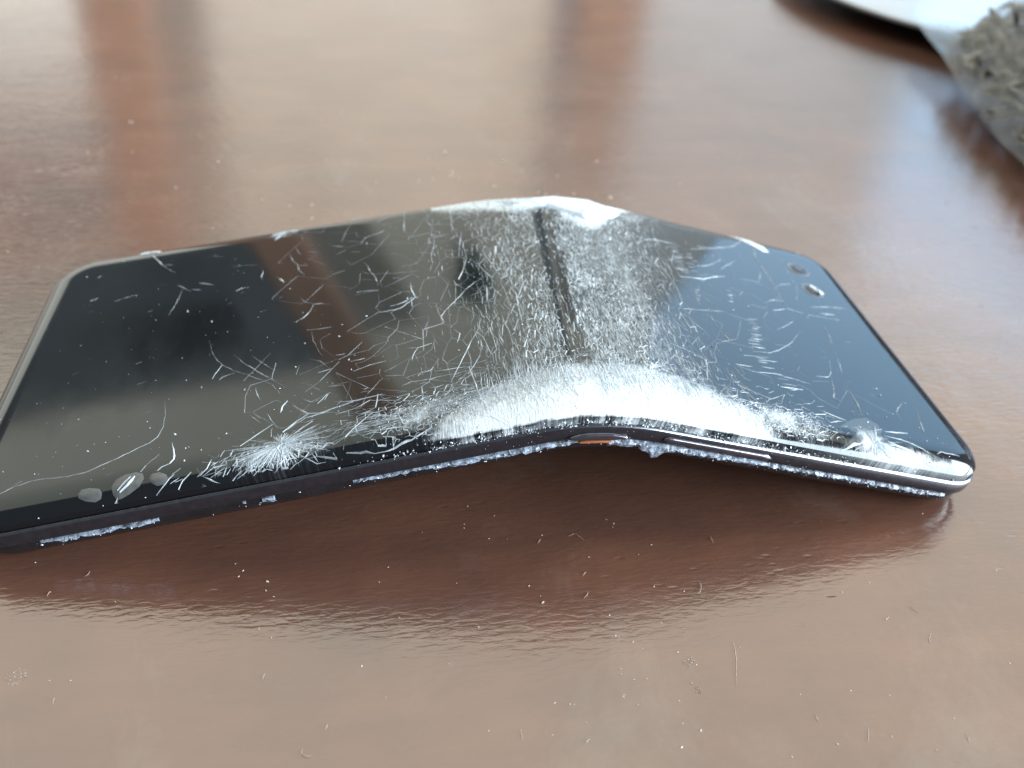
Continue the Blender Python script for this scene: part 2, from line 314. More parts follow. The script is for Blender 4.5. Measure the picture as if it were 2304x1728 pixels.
CRACKS= [[0.22,0.8,[[16.99,72.6],[21.94,63.38],[25.07,59.36]]],[0.22,0.8,[[25.85,54.94],[27.55,53.09],[28.9,51.54]]],[0.22,0.8,[[30.0,54.09],[31.51,53.48],[32.92,52.45]]],[0.22,0.8,[[44.02,51.89],[44.96,50.43],[45.55,49.1]]],[0.12,0.6,[[21.94,63.38],[24.27,62.79]]],[0.12,0.6,[[28.78,52.41],[30.9,51.44]]],[0.12,0.6,[[37.11,49.12],[38.18,49.76],[39.33,49.61]]],[0.12,0.6,[[10.51,54.17],[11.79,54.85]]],[0.12,0.6,[[10.22,62.44],[10.72,63.15]]],[0.12,0.6,[[41.15,55.78],[41.53,54.47],[41.22,52.83],[41.79,50.92]]],[0.1,0.3,[[15.07,52.72],[17.22,53.39],[19.15,53.76]]],[0.1,0.3,[[35.34,58.5],[38.34,57.92],[40.44,57.39]]],[0.1,0.3,[[30.54,64.21],[33.4,62.94]]],[0.1,0.3,[[22.73,31.22],[23.69,31.59]]],[0.1,0.3,[[22.13,47.02],[22.77,47.33]]],[0.1,0.3,[[25.94,44.77],[26.75,48.7],[27.14,52.95]]],[0.14,0.6,[[46.08,59.56],[46.64,57.22],[47.63,54.77]]],[0.14,0.6,[[47.61,55.38],[48.0,52.87],[49.25,50.41]]],[0.14,0.6,[[47.63,54.77],[49.55,54.12]]],[0.14,0.6,[[47.03,61.75],[47.57,59.68],[48.36,58.47]]],[0.14,0.6,[[49.22,59.42],[50.43,58.81],[51.34,58.25]]],[0.14,0.6,[[49.6,61.5],[50.68,60.62]]],[0.16,0.5,[[48.69,43.12],[49.17,41.64],[50.72,40.34]]],[0.16,0.5,[[50.73,40.07],[52.64,39.96]]],[0.16,0.5,[[51.01,39.72],[50.52,38.08],[49.51,36.39],[48.22,35.32]]],[0.16,0.5,[[47.68,35.5],[48.48,35.33]]],[0.16,0.5,[[50.19,32.35],[52.03,31.99],[54.12,31.93]]],[0.16,0.5,[[51.0,23.73],[52.52,22.81],[54.06,20.39],[54.8,19.94]]],[0.16,0.5,[[52.36,19.65],[54.31,20.1]]],[0.16,0.5,[[53.9,15.67],[56.3,15.33]]],[0.16,0.5,[[49.9,13.92],[52.08,12.29]]],[0.16,0.5,[[55.01,23.56],[56.51,23.52]]],[0.09,0.3,[[50.99,31.75],[51.34,28.81],[52.33,25.3],[53.25,23.68]]],[0.13,0.5,[[34.05,34.32],[34.8,31.3],[35.73,28.75],[37.11,26.56],[38.95,24.47],[40.83,23.03],[42.96,21.11],[45.32,18.94],[46.7,16.09],[48.01,13.92]]],[0.13,0.5,[[37.11,26.56],[36.21,24.46],[35.87,23.09]]],[0.13,0.5,[[39.28,23.73],[37.47,23.23],[37.05,22.52]]],[0.13,0.5,[[41.4,28.09],[43.68,24.72],[45.85,22.11]]],[0.13,0.5,[[48.98,18.63],[51.73,16.14],[53.93,13.87],[53.49,12.44]]],[0.18,0.7,[[38.49,29.23],[40.57,25.91],[42.81,23.06],[44.97,20.49],[47.07,17.99],[48.11,16.66]]],[0.3,0.6,[[48.01,13.92],[47.37,12.76],[47.1,11.32]]],[0.3,0.6,[[48.02,13.72],[49.53,11.72],[50.99,10.07],[53.09,9.51],[54.47,10.03],[57.72,10.75]]],[0.3,0.6,[[51.23,9.89],[49.66,8.69],[47.71,6.74]]],[0.13,0.6,[[45.08,11.93],[46.17,9.55],[46.97,7.67]]],[0.13,0.6,[[42.62,12.1],[43.78,10.64],[44.56,9.48]]],[0.13,0.6,[[43.05,12.54],[44.48,10.61]]],[0.13,0.6,[[42.9,18.87],[43.31,16.73],[44.02,15.13]]],[0.17,0.33,[[29.2,19.3],[29.69,16.7],[29.9,13.21],[29.43,11.05],[28.47,10.09],[25.84,8.76],[22.97,7.3],[20.54,6.23],[17.81,5.96],[15.07,6.38],[12.72,6.46],[10.41,5.85],[8.82,4.96]]],[0.13,0.55,[[67.95,72.58],[67.43,61.09],[69.48,57.08],[69.5,54.84]]],[0.13,0.55,[[64.72,57.49],[66.2,57.28],[69.37,55.2]]],[0.13,0.55,[[70.57,55.41],[72.72,54.33]]],[0.13,0.55,[[72.97,57.78],[72.51,53.46],[71.86,50.59],[71.69,46.17]]],[0.13,0.55,[[72.03,50.84],[69.48,52.04]]],[0.13,0.55,[[70.92,65.97],[72.26,62.72],[73.46,58.26],[74.77,55.83]]],[0.13,0.55,[[76.98,72.6],[76.18,56.62]]],[0.13,0.55,[[72.21,62.05],[76.11,60.98]]],[0.13,0.55,[[71.36,58.36],[74.55,56.88]]],[0.13,0.55,[[77.89,57.32],[76.65,48.89]]],[0.16,0.65,[[59.58,51.87],[60.28,50.43],[60.82,47.91],[61.75,45.31],[62.02,42.43]]],[0.16,0.65,[[59.26,48.45],[60.94,46.84]]],[0.16,0.65,[[58.36,41.5],[60.01,41.48],[62.21,41.01]]],[0.16,0.65,[[64.67,44.14],[65.92,43.88]]],[0.16,0.65,[[67.65,42.16],[67.64,39.43],[68.17,36.58],[69.79,34.47]]],[0.16,0.65,[[67.64,36.76],[65.83,35.55],[63.93,35.16]]],[0.16,0.65,[[68.17,36.58],[65.48,33.87],[62.02,33.77]]],[0.16,0.65,[[66.89,40.77],[68.23,40.04]]],[0.16,0.65,[[67.47,33.71],[67.51,36.81]]],[0.16,0.65,[[53.66,60.22],[54.87,59.54],[56.37,58.83]]],[0.16,0.65,[[57.24,21.1],[59.59,21.31]]],[0.09,0.35,[[60.94,47.01],[64.6,46.04],[69.23,45.29]]],[0.09,0.35,[[58.38,46.01],[61.74,44.75]]],[0.09,0.35,[[65.72,39.27],[67.87,38.54]]],[0.14,0.6,[[71.19,33.48],[72.2,31.11],[72.7,30.69],[71.92,29.22],[72.28,27.15],[73.28,25.39]]],[0.14,0.6,[[72.7,30.69],[76.69,36.32],[78.54,38.4]]],[0.14,0.6,[[73.28,25.39],[74.37,23.38],[73.78,21.06]]],[0.14,0.6,[[76.69,36.32],[75.25,38.44],[75.0,40.18]]],[0.14,0.6,[[66.09,22.0],[67.69,21.48],[69.98,22.08]]],[0.14,0.6,[[67.69,21.48],[66.85,19.76],[66.65,18.31]]],[0.14,0.6,[[67.26,14.13],[67.78,14.79],[69.23,14.95],[69.78,15.82]]],[0.14,0.6,[[57.72,18.39],[60.18,19.31],[62.77,19.55]]],[0.14,0.6,[[71.91,11.04],[73.58,15.02],[76.17,21.18],[77.14,23.17]]],[0.14,0.6,[[74.64,12.39],[76.89,16.51]]],[0.14,0.6,[[84.01,34.88],[83.85,29.67],[83.68,22.82]]],[0.14,0.6,[[85.62,36.69],[83.96,30.66]]],[0.14,0.6,[[62.52,15.63],[65.15,15.0]]],[0.14,0.6,[[64.79,12.48],[66.24,13.02],[68.61,12.88],[71.37,11.61],[73.06,9.48]]],[0.14,0.6,[[69.92,14.52],[74.71,14.24]]],[0.14,0.6,[[56.76,11.05],[60.28,11.12],[61.92,11.39]]],[0.14,0.6,[[55.16,8.51],[58.16,9.28],[60.03,10.43],[62.8,9.57],[65.99,8.2]]],[0.16,0.7,[[106.77,56.9],[107.51,53.38],[107.67,50.32],[108.39,48.2],[109.85,46.42],[110.72,43.85],[111.21,41.19],[111.09,36.73],[110.64,33.37]]],[0.16,0.7,[[109.48,56.84],[112.26,58.11],[116.44,58.02]]],[0.16,0.7,[[109.12,47.31],[110.7,50.41]]],[0.16,0.7,[[113.53,44.42],[118.61,45.6],[120.83,47.09],[124.19,48.75]]],[0.16,0.7,[[109.52,29.87],[110.36,28.66],[110.44,25.26],[110.04,22.28]]],[0.16,0.7,[[110.52,28.22],[112.32,25.43]]],[0.16,0.7,[[115.97,26.19],[116.72,24.04]]],[0.12,0.5,[[119.83,57.56],[125.48,60.37],[131.51,63.7],[139.28,72.6]]],[0.12,0.5,[[117.59,49.67],[122.28,52.24],[126.7,56.64]]],[0.12,0.5,[[123.99,51.1],[126.32,53.62],[129.88,57.35]]],[0.12,0.5,[[131.86,43.23],[135.5,44.31]]],[0.12,0.5,[[131.09,39.3],[134.41,40.96]]],[0.12,0.5,[[134.55,38.08],[134.26,36.63],[130.88,33.59],[128.92,32.14]]],[0.12,0.5,[[133.73,32.75],[130.37,28.57],[126.59,25.13],[123.55,23.2],[120.17,22.58]]],[0.12,0.5,[[139.6,29.59],[138.34,24.29],[136.73,20.07]]],[0.12,0.5,[[136.96,26.28],[135.11,21.42],[133.62,19.37],[130.94,18.8]]],[0.12,0.5,[[134.32,19.81],[133.09,16.31],[131.79,13.34],[132.8,11.92]]],[0.12,0.5,[[111.94,14.38],[112.68,12.48],[113.51,9.41],[114.53,7.69]]],[0.12,0.5,[[114.75,17.21],[118.2,17.61]]],[0.12,0.5,[[120.06,20.0],[124.12,20.82]]],[0.12,0.5,[[113.99,16.75],[114.82,13.54],[116.1,13.07]]],[0.12,0.5,[[117.26,16.0],[122.11,16.82],[125.57,16.31],[128.46,15.84]]],[0.12,0.5,[[126.59,8.58],[129.14,7.65],[131.01,6.54]]],[0.12,0.5,[[147.13,16.28],[143.8,12.78],[143.12,9.87]]],[0.12,0.5,[[148.89,14.13],[146.8,8.14]]],[0.12,0.5,[[141.62,44.27],[146.52,46.06],[150.75,47.01]]],[0.12,0.5,[[142.53,42.32],[146.62,43.21]]],[0.2,0.65,[[139.63,72.6],[136.17,61.99],[135.9,56.63],[135.78,50.95],[135.24,45.37],[134.88,41.24],[138.22,40.77]]],[0.2,0.65,[[141.3,37.46],[140.94,34.14],[139.68,30.12]]],[0.2,0.65,[[121.46,13.16],[125.88,13.58]]],[0.08,0.3,[[137.92,40.11],[139.25,38.38]]],[0.08,0.3,[[136.73,20.07],[136.16,15.43],[136.1,12.83]]],[0.08,0.3,[[150.77,36.89],[149.89,34.21]]],[0.13,0.6,[[143.48,63.44],[142.82,61.89],[142.5,60.28],[142.16,57.26],[141.94,54.55],[141.73,51.91],[141.0,50.27],[140.36,48.32],[138.72,45.28]]],[0.13,0.6,[[134.93,55.94],[133.93,53.33],[132.35,49.97]]],[0.13,0.6,[[149.03,68.28],[152.48,72.34],[152.94,72.54]]],[0.16,0.6,[[48.17,7.08],[50.82,9.02],[53.75,9.53],[57.56,8.09]]],[0.16,0.6,[[57.56,8.15],[64.18,5.38],[64.59,3.78],[68.35,2.69]]],[0.16,0.6,[[58.36,3.68],[60.87,3.5],[64.55,3.25],[67.13,2.3]]],[0.16,0.6,[[54.93,11.59],[58.09,10.91],[61.09,11.3],[62.31,11.06]]],[0.16,0.6,[[50.26,10.03],[52.88,9.66],[55.65,10.37]]],[0.16,0.6,[[52.47,11.92],[53.84,13.83]]],[0.3,0.6,[[68.47,2.29],[66.86,1.67],[65.44,1.17],[63.9,1.0],[62.25,0.42],[60.2,0.27],[59.04,0.83],[56.43,1.08]]],[0.25,0.45,[[25.26,0.97],[24.76,0.25],[24.92,0.0],[25.2,0.0]]],[0.14,0.6,[[28.22,4.04],[28.83,5.17]]],[0.14,0.6,[[30.35,0.18],[31.06,1.06],[32.95,2.6]]],[0.14,0.6,[[30.58,3.67],[31.12,4.34],[32.17,4.59]]],[0.14,0.6,[[33.65,0.0],[33.42,0.62],[34.01,1.49],[35.26,2.45]]],[0.14,0.6,[[36.47,1.76],[36.02,2.8]]],[0.14,0.6,[[36.47,1.76],[37.41,2.51],[37.98,3.84]]],[0.14,0.6,[[36.47,1.76],[38.99,0.34]]],[0.14,0.6,[[36.53,0.0],[37.02,0.22],[36.66,0.72]]],[0.08,0.3,[[28.83,5.17],[30.39,7.09]]],[0.25,0.8,[[31.82,9.11],[32.41,6.75],[32.55,5.28],[32.17,4.59]]],[0.2,0.6,[[137.77,6.13],[142.69,6.82]]],[0.2,0.6,[[136.95,4.88],[138.49,4.91],[141.63,4.48],[144.54,3.15],[147.84,1.44]]],[0.2,0.6,[[136.58,2.4],[137.75,1.58],[140.46,0.82]]],[0.2,0.6,[[146.3,2.93],[147.52,3.71],[151.22,3.56]]],[0.2,0.6,[[132.41,2.07],[130.68,1.4],[129.65,0.6]]],[0.2,0.6,[[135.17,9.08],[136.0,12.3],[136.21,16.04]]],[0.2,0.6,[[133.5,8.83],[133.35,9.89]]],[0.2,0.6,[[132.42,14.77],[131.38,12.93],[132.35,12.06]]],[0.2,0.6,[[127.13,8.41],[129.43,7.57],[130.95,7.07]]],[0.2,0.6,[[149.92,17.68],[149.77,16.63]]],[0.2,0.6,[[147.78,11.25],[146.59,7.79]]],[0.35,0.7,[[137.05,3.66],[140.21,2.9],[142.45,2.05],[144.38,0.92]]],[0.35,0.7,[[132.55,2.56],[130.4,2.08],[128.68,1.13],[127.64,0.76]]],[0.35,0.7,[[144.6,3.3],[145.23,1.91]]],[0.35,0.7,[[136.41,7.22],[134.72,3.34],[135.11,2.05]]],[0.35,0.7,[[133.62,6.15],[133.71,3.85],[134.32,2.15]]]]
POLY= {"bubble":[[[19.82,2.33],[20.29,2.98],[21.44,2.94],[22.77,2.54],[23.14,1.93],[23.01,1.2],[22.22,0.96],[20.89,1.26],[19.99,1.77]],[[24.38,2.54],[24.9,3.48],[26.06,4.07],[27.58,4.2],[28.57,3.66],[28.85,2.78],[28.21,1.8],[26.8,1.1],[25.69,0.8],[25.08,0.77],[24.62,1.45]],[[29.42,2.75],[29.83,3.37],[30.91,3.4],[31.87,2.74],[32.19,2.03],[31.71,1.47],[30.64,1.45],[29.82,1.95]]],"chip":[[[13.8,72.45],[16.7,69.15],[18.82,69.25],[20.89,68.13],[20.16,67.05],[15.46,72.59]],[[133.09,67.9],[138.16,70.92],[140.36,67.59],[141.9,63.76],[138.95,63.18],[136.82,63.62],[139.08,72.58]]],"patch":[[[128.98,5.32],[132.58,7.86],[135.7,9.04],[137.29,7.81],[137.29,6.01],[135.11,2.05],[132.38,1.95],[127.62,1.0]]]}
CAMS= [[145.88, 60.84], [145.5, 52.2]]
GLASS_DUST= [[19.57,10.68,2],[23.64,12.74,1],[25.16,12.42,1],[27.97,13.52,1.3],[27.29,15.15,1],[32.05,10.8,2],[33.99,7.26,1.2],[34.44,7.37,1.2],[36.33,6.22,1.5],[39.59,8.83,1.3],[22.84,6.05,1],[28.89,0.49,1.2],[14.46,0.01,1],[23.14,0.05,1.2],[41.27,18.73,1.2],[16.44,18.87,0.8],[14.02,18.51,0.8],[14.57,10.88,0.8],[16.55,8.29,0.8],[12.83,7.81,0.8],[7.93,9.65,1],[34.19,4.6,1.3],[7.9,63.59,1.4],[22.59,54.59,0.8],[29.16,44.77,1.6],[37.49,40.8,1],[41.71,38.93,1],[33.86,40.11,2],[41.3,29.25,1.2],[48.81,22.34,1.2],[43.95,24.42,1],[42.14,22.71,1],[55.46,28.65,1.5],[49.99,28.46,1.2],[57.01,21.61,2],[31.79,24.04,1.2],[34.47,21.44,1.5],[22.06,28.58,1],[46.62,17.4,1.2],[41.28,18.75,1],[36.71,56.38,0.8],[46.72,46.65,1.3],[55.96,32.06,1.2],[36.89,36.04,1.2],[36.82,58.43,0.8],[14.03,67.39,1],[60.32,58.72,2],[59.94,33.31,1.8],[55.49,28.64,1.8],[50.04,28.44,1.3],[57.94,22.54,1.2],[57.11,21.79,2],[57.41,18.91,1.4],[48.78,22.35,1.2],[67.67,27.82,1.2],[67.55,25.64,0.8],[73.82,18.82,1.4],[66.87,36.65,1.5],[91.54,46.4,1.4],[93.61,51.91,1.2],[86.36,14.42,1.5],[64.09,9.75,1.6],[55.5,9.15,1.6],[55.72,10.22,1.2],[46.72,17.37,1.5],[51.52,14.53,0.9],[46.13,12.37,1],[49.41,4.58,1.2],[87.12,47.26,1],[147.51,16.02,1.3],[146.33,9.19,1],[148.73,7.1,1.4],[145.84,5.71,1.6],[142.31,5.57,1.2],[148.84,2.98,1.6],[144.62,1.36,1.6],[149.81,5.78,0.8],[142.84,16.92,2.2],[142.42,11.65,1.4],[140.46,10.47,1.6],[136.6,10.2,1.3],[135.46,7.79,1.4],[132.99,5.99,1.5],[132.2,3.83,1.6],[121.12,13.4,1.3],[124.14,18.68,0.8],[126.24,18.87,0.8],[112.64,13.52,1.5],[142.95,18.69,2],[142.97,16.9,2],[148.03,72.27,1.2],[124.63,56.92,1.2],[122.44,55.79,1],[121.28,35.83,1.5],[125.53,38.63,1.2],[111.93,21.28,1.6]]
TABLE_BITS= [[-110.3,173.3,1.2],[-94.7,163.2,1.8],[-90.9,143.0,1],[-75.8,154.8,1.2],[-69.0,136.6,1.8],[-56.6,115.3,1.6],[-50.0,111.9,1],[-44.8,112.6,1],[-44.6,105.3,1.8],[-34.9,104.1,1.5],[-66.5,100.5,1.3],[-107.2,90.8,1.3],[-101.6,142.6,1],[-105.2,198.5,1],[-37.7,172.6,1],[-77.3,122.0,1],[-41.5,138.3,1],[-3.6,162.6,1.7],[-12.9,140.5,1],[-14.4,140.1,1],[-12.8,133.8,1.3],[-9.2,131.8,1.5],[-9.8,129.7,1],[-8.1,128.0,1.4],[-9.1,129.1,1],[-14.6,127.1,1],[-18.3,126.0,1],[-29.1,125.2,1],[4.9,138.3,2.2],[0.8,123.0,1.5],[-1.3,125.0,0.8],[11.8,119.5,1],[13.5,118.5,1],[16.6,118.5,1],[20.8,118.9,1.7],[29.9,116.5,1.7],[31.2,138.8,1.2],[9.6,132.6,1],[51.1,124.7,1.4],[66.9,140.8,1],[73.1,140.5,1],[18.5,129.3,1],[-18.5,7.7,1.4],[-14.6,5.4,1],[-19.5,3.1,0.8],[-19.4,3.9,0.8],[-25.9,2.7,1],[-16.0,0.6,1],[-13.3,0.2,1],[-7.9,0.7,1.2],[2.8,3.2,1.2],[3.8,2.3,1],[3.4,1.5,1.2],[8.5,-2.6,1.4],[6.0,-4.4,1],[-31.2,-3.8,1],[-32.6,-6.5,1],[-21.7,-7.6,1.2],[-11.4,-9.0,1.2],[-10.1,-11.0,1],[-10.9,-13.8,1],[-1.6,-4.3,1.2],[6.7,-10.7,1.5],[-30.1,-13.0,1.2],[-19.5,-15.6,1.6],[-35.3,-20.5,1.5],[-24.0,-21.2,1.2],[-1.0,-15.2,1.3],[5.9,-17.2,1.6],[-1.0,-18.8,1.5],[-0.6,-19.0,1.2],[1.2,-20.0,1],[2.2,-21.2,1],[-1.5,-24.1,1.2],[-1.7,-24.9,1.2],[-0.2,-25.9,1.2],[1.5,-25.9,1],[-2.2,-28.3,1.3],[-9.3,-28.7,1.6],[-8.8,-28.8,1],[-11.2,-28.3,1],[-0.6,-29.6,1],[-20.1,-31.4,1.4],[-12.3,-32.7,1],[-8.2,-34.1,1.2],[-32.4,-25.4,0.8],[-7.8,-31.5,1],[55.1,0.6,1.5],[37.3,0.2,1],[10.9,-11.9,1.2],[39.4,-12.7,1.2],[34.4,-14.1,1.3],[38.8,-19.4,1.2],[8.8,-18.5,1.3],[6.9,-22.2,1.3],[8.8,-24.4,1.2],[15.7,-22.2,1],[7.3,-27.2,1.6],[4.9,-29.6,1],[28.3,-30.3,1],[21.2,-30.2,1],[33.2,-31.5,1],[42.0,-33.4,1],[40.1,-35.7,1],[6.4,-34.0,1.5],[23.1,-37.6,1.6],[30.6,-37.3,1],[16.6,-38.7,1.4],[35.5,-39.7,1],[21.9,-33.9,1],[52.7,-28.3,1.2],[60.6,-12.1,1.2],[60.7,-0.5,1],[62.9,-1.4,1.1],[4.4,-32.8,1],[3.3,-36.0,1.4],[-52.8,-1.4,1.2],[-51.6,-2.8,1.2],[-52.1,-3.8,1.4],[-48.2,-6.7,1.5],[-47.1,-7.9,1.3],[-68.0,-7.0,1.3],[-48.7,-13.3,1.5],[-47.0,-14.9,1],[-80.1,1.1,1],[-71.1,-19.2,1],[-73.6,-19.0,1]]
FIBRES= [[[-3.8,0.2],[-2.7,0.6],[-2.3,-0.1],[-1.6,-0.9]],[[-8.8,-0.9],[-8.2,-0.2]],[[-3.3,-7.8],[-2.6,-7.1]],[[-4.1,-12.0],[-3.4,-11.5],[-3.1,-10.8]],[[-16.1,-31.5],[-16.2,-32.4],[-16.1,-33.2]],[[-8.5,-34.4],[-8.2,-34.0],[-7.8,-33.8]],[[-2.5,-28.6],[-2.2,-28.1],[-1.8,-28.1]],[[18.2,-1.6],[18.2,-3.0]],[[13.6,-10.2],[13.7,-11.2],[13.1,-12.4],[12.6,-12.6]],[[15.1,-21.1],[14.7,-23.5],[13.1,-28.2]],[[43.3,-17.5],[43.7,-18.1],[44.2,-18.7]],[[44.0,-22.4],[43.2,-23.5],[43.0,-24.1]],[[28.1,-35.6],[27.7,-36.6],[27.1,-37.9]],[[38.4,-19.9],[39.4,-19.0]],[[21.9,-33.2],[22.0,-34.4]],[[40.6,-37.9],[40.3,-39.2]],[[-77.1,-5.3],[-76.9,-4.6],[-76.7,-4.6]],[[-72.4,-1.1],[-72.5,-2.0],[-73.0,-2.1]],[[-47.5,-20.4],[-47.7,-21.5]],[[-72.4,-21.6],[-72.4,-22.5]],[[-39.5,-28.5],[-39.8,-29.4]],[[-42.4,-31.5],[-42.6,-32.3],[-41.8,-32.7],[-41.4,-32.6]]]

# ---------------------------------------------------------------- the room the surfaces mirror
def box(name, x0, x1, y0, y1, z0, z1, mat, bev=0.004):
    bm = bmesh.new()
    r = bmesh.ops.create_cube(bm, size=1)
    for v in r["verts"]:
        v.co = Vector(((x0 + x1) / 2 + v.co.x * (x1 - x0), (y0 + y1) / 2 + v.co.y * (y1 - y0), (z0 + z1) / 2 + v.co.z * (z1 - z0)))
    if bev:
        bmesh.ops.bevel(bm, geom=bm.edges[:], offset=bev, segments=2, affect='EDGES')
    me = bpy.data.meshes.new(name)
    bm.to_mesh(me)
    bm.free()
    me.materials.append(mat)
    o = bpy.data.objects.new(name, me)
    COL.objects.link(o)
    return o


tag(box("wall", -4, 4, 3.0, 3.1, -0.75, 1.71, M_WALL, 0), kind="structure")
tag(box("floor", -4, 4, -2.5, 3.1, -0.85, -0.75, M_FLOOR, 0), kind="structure")
tag(box("wooden_post", -0.272, -0.218, 0.80, 0.85, -0.75, 0.80, M_WOOD), kind="structure")
tag(box("window_post", 0.60, 0.79, 2.55, 2.68, -0.75, 0.95, M_WOOD), kind="structure")
tag(box("dark_pole", 0.53, 0.60, 2.58, 2.65, -0.75, 1.70, M_DARK), kind="structure")  # unseen pole added for a dark stripe mirrored along the fold
cab = tag(box("wall_cabinet", -0.95, 0.505, -0.12, 0.12, 1.00, 1.40, M_DARK), kind="structure")
cab.location = (-1.16, 2.50, 0)
cab.rotation_euler.z = math.atan2(-0.15, 1.0)
tag(box("dark_box", -1.14, -0.83, 2.12, 2.24, 1.09, 1.17, M_SHADE), kind="structure")  # unseen box added for a dark blot mirrored in the screen

# a dark hanging plant that shows as a green smudge in the screen
V, F = [], []
for _ in range(110):
    q = Vector((rnd.gauss(0, .032), rnd.gauss(0, .03), rnd.gauss(0, .038)))
    c = Vector((-0.17, 2.45, 1.30)) + q
    ax = Vector((rnd.gauss(0, 1), rnd.gauss(0, 1), rnd.gauss(0, 1))).normalized()
    ay = ax.orthogonal().normalized()
    n0 = len(V)
    V += [c - ax * .045, c + ay * .018, c + ax * .045, c - ay * .018]
    F.append((n0, n0 + 1, n0 + 2, n0 + 3))
tag(new_obj("hanging_plant", V, F, simple("dark_green_leaf", (0.08, 0.15, 0.12), 0.5, nscale=30), smooth=False), "dark green plant seen only as a smudge mirrored in the screen", "plant")

# ---------------------------------------------------------------- table
TZ = 0.8 * MM
table = box("table", -0.45, 0.75, -0.30, 0.62, TZ - 0.03, TZ, M_TABLE, 0.003)
tag(table, "dark brown lacquered wooden tabletop that everything lies on", "table")

# ---------------------------------------------------------------- phone shape
PW, PL = 72.6, 158.2
L1M, HM, KL, KH = 91.8714, 16.7561, 3.1503, -1.6723
X0 = -L1M * math.cos(math.asin(HM / L1M))
_prof = {}


def fold_at(v):
    return L1M + KL * (v - PW / 2) / PW


def prof(v):
    k = round(float(v), 1)
    if k not in _prof:
        l1 = L1M + KL * (k - PW / 2) / PW
        h = HM + KH * (k - PW / 2) / PW
        a1, a2 = math.asin(h / l1), math.asin(h / (PL - l1))
        w = 8 + 7 * k / PW
        ss = np.linspace(-5, PL + 5, 1600)
        t = np.clip((ss - (l1 - w)) / (2 * w), 0, 1)
        an = a1 * (1 - t) - a2 * t
        ds = ss[1] - ss[0]
        am = .5 * (an[1:] + an[:-1])
        x = np.concatenate([[0], np.cumsum(np.cos(am) * ds)])
        z = np.concatenate([[0], np.cumsum(np.sin(am) * ds)])
        _prof[k] = (ss, x - np.interp(0, ss, x) + X0, z - np.interp(0, ss, z), an)
    return _prof[k]


def P(s, v, z):
    """point of the bent phone: s along, v across, z above the underside, all in mm"""
    v0 = math.floor(v * 10) / 10
    f = (v - v0) * 10
    o = []
    for vv in (v0, v0 + .1):
        ss, X, Z, A = prof(vv)
        o.append((np.interp(s, ss, X), np.interp(s, ss, Z), np.interp(s, ss, A)))
    x, zz, a = (o[0][i] * (1 - f) + o[1][i] * f for i in range(3))
    return Vector((x - z * math.sin(a), v, zz + z * math.cos(a))) * MM


EW, EZ = 5.5, 3.2


def ztop(s, v):
    # corners: distance to the rounded outline
    R = 9.0
    dx, dy = min(s, PL - s), min(v, PW - v)
    if dx < R and dy < R:
        d = R - math.hypot(R - dx, R - dy)
    else:
        d = min(dx, dy)
    t = 1 - max(0, min(d, EW)) / EW
    return 9 - EZ * (1 - math.sqrt(max(0, 1 - t ** 2.2)))


def TOP(s, v, up=0.0):
    return P(s, v, ztop(s, v) + up)


# side stations along the length, denser round the fold
def stations():
    S = []
    s = 9.0
    while s < PL - 9.0:
        S.append(s)
        s += 0.7
    S.append(PL - 9.0)
    return S


ST = stations()
NA = 10


def loop(inset, z):
    """rounded-rectangle loop, the same vertex count at every inset"""
    R = max(9.0 - inset, 1.0)
    lo, hi, lv, hv = inset, PL - inset, inset, PW - inset
    pts = []
    for s in ST:
        pts.append((lo + R + (hi - lo - 2 * R) * (s - 9.0) / (PL - 18.0), lv))
    for k in range(1, NA):
        a = -math.pi / 2 + math.pi / 2 * k / NA
        pts.append((hi - R + R * math.cos(a), lv + R + R * math.sin(a)))
    pts.append((hi, lv + R))
    M = [(hi, hv - R)]
    for k in range(1, NA):
        a = math.pi / 2 * k / NA
        M.append((hi - R + R * math.cos(a), hv - R + R * math.sin(a)))
    pts += M
    for s in reversed(ST):
        pts.append((lo + R + (hi - lo - 2 * R) * (s - 9.0) / (PL - 18.0), hv))
    for k in range(1, NA):
        a = math.pi / 2 + math.pi / 2 * k / NA
        pts.append((lo + R + R * math.cos(a), hv - R + R * math.sin(a)))
    pts.append((lo, hv - R))
    pts.append((lo, lv + R))
    for k in range(1, NA):
        a = math.pi + math.pi / 2 * k / NA
        pts.append((lo + R + R * math.cos(a), lv + R + R * math.sin(a)))
    return pts, z


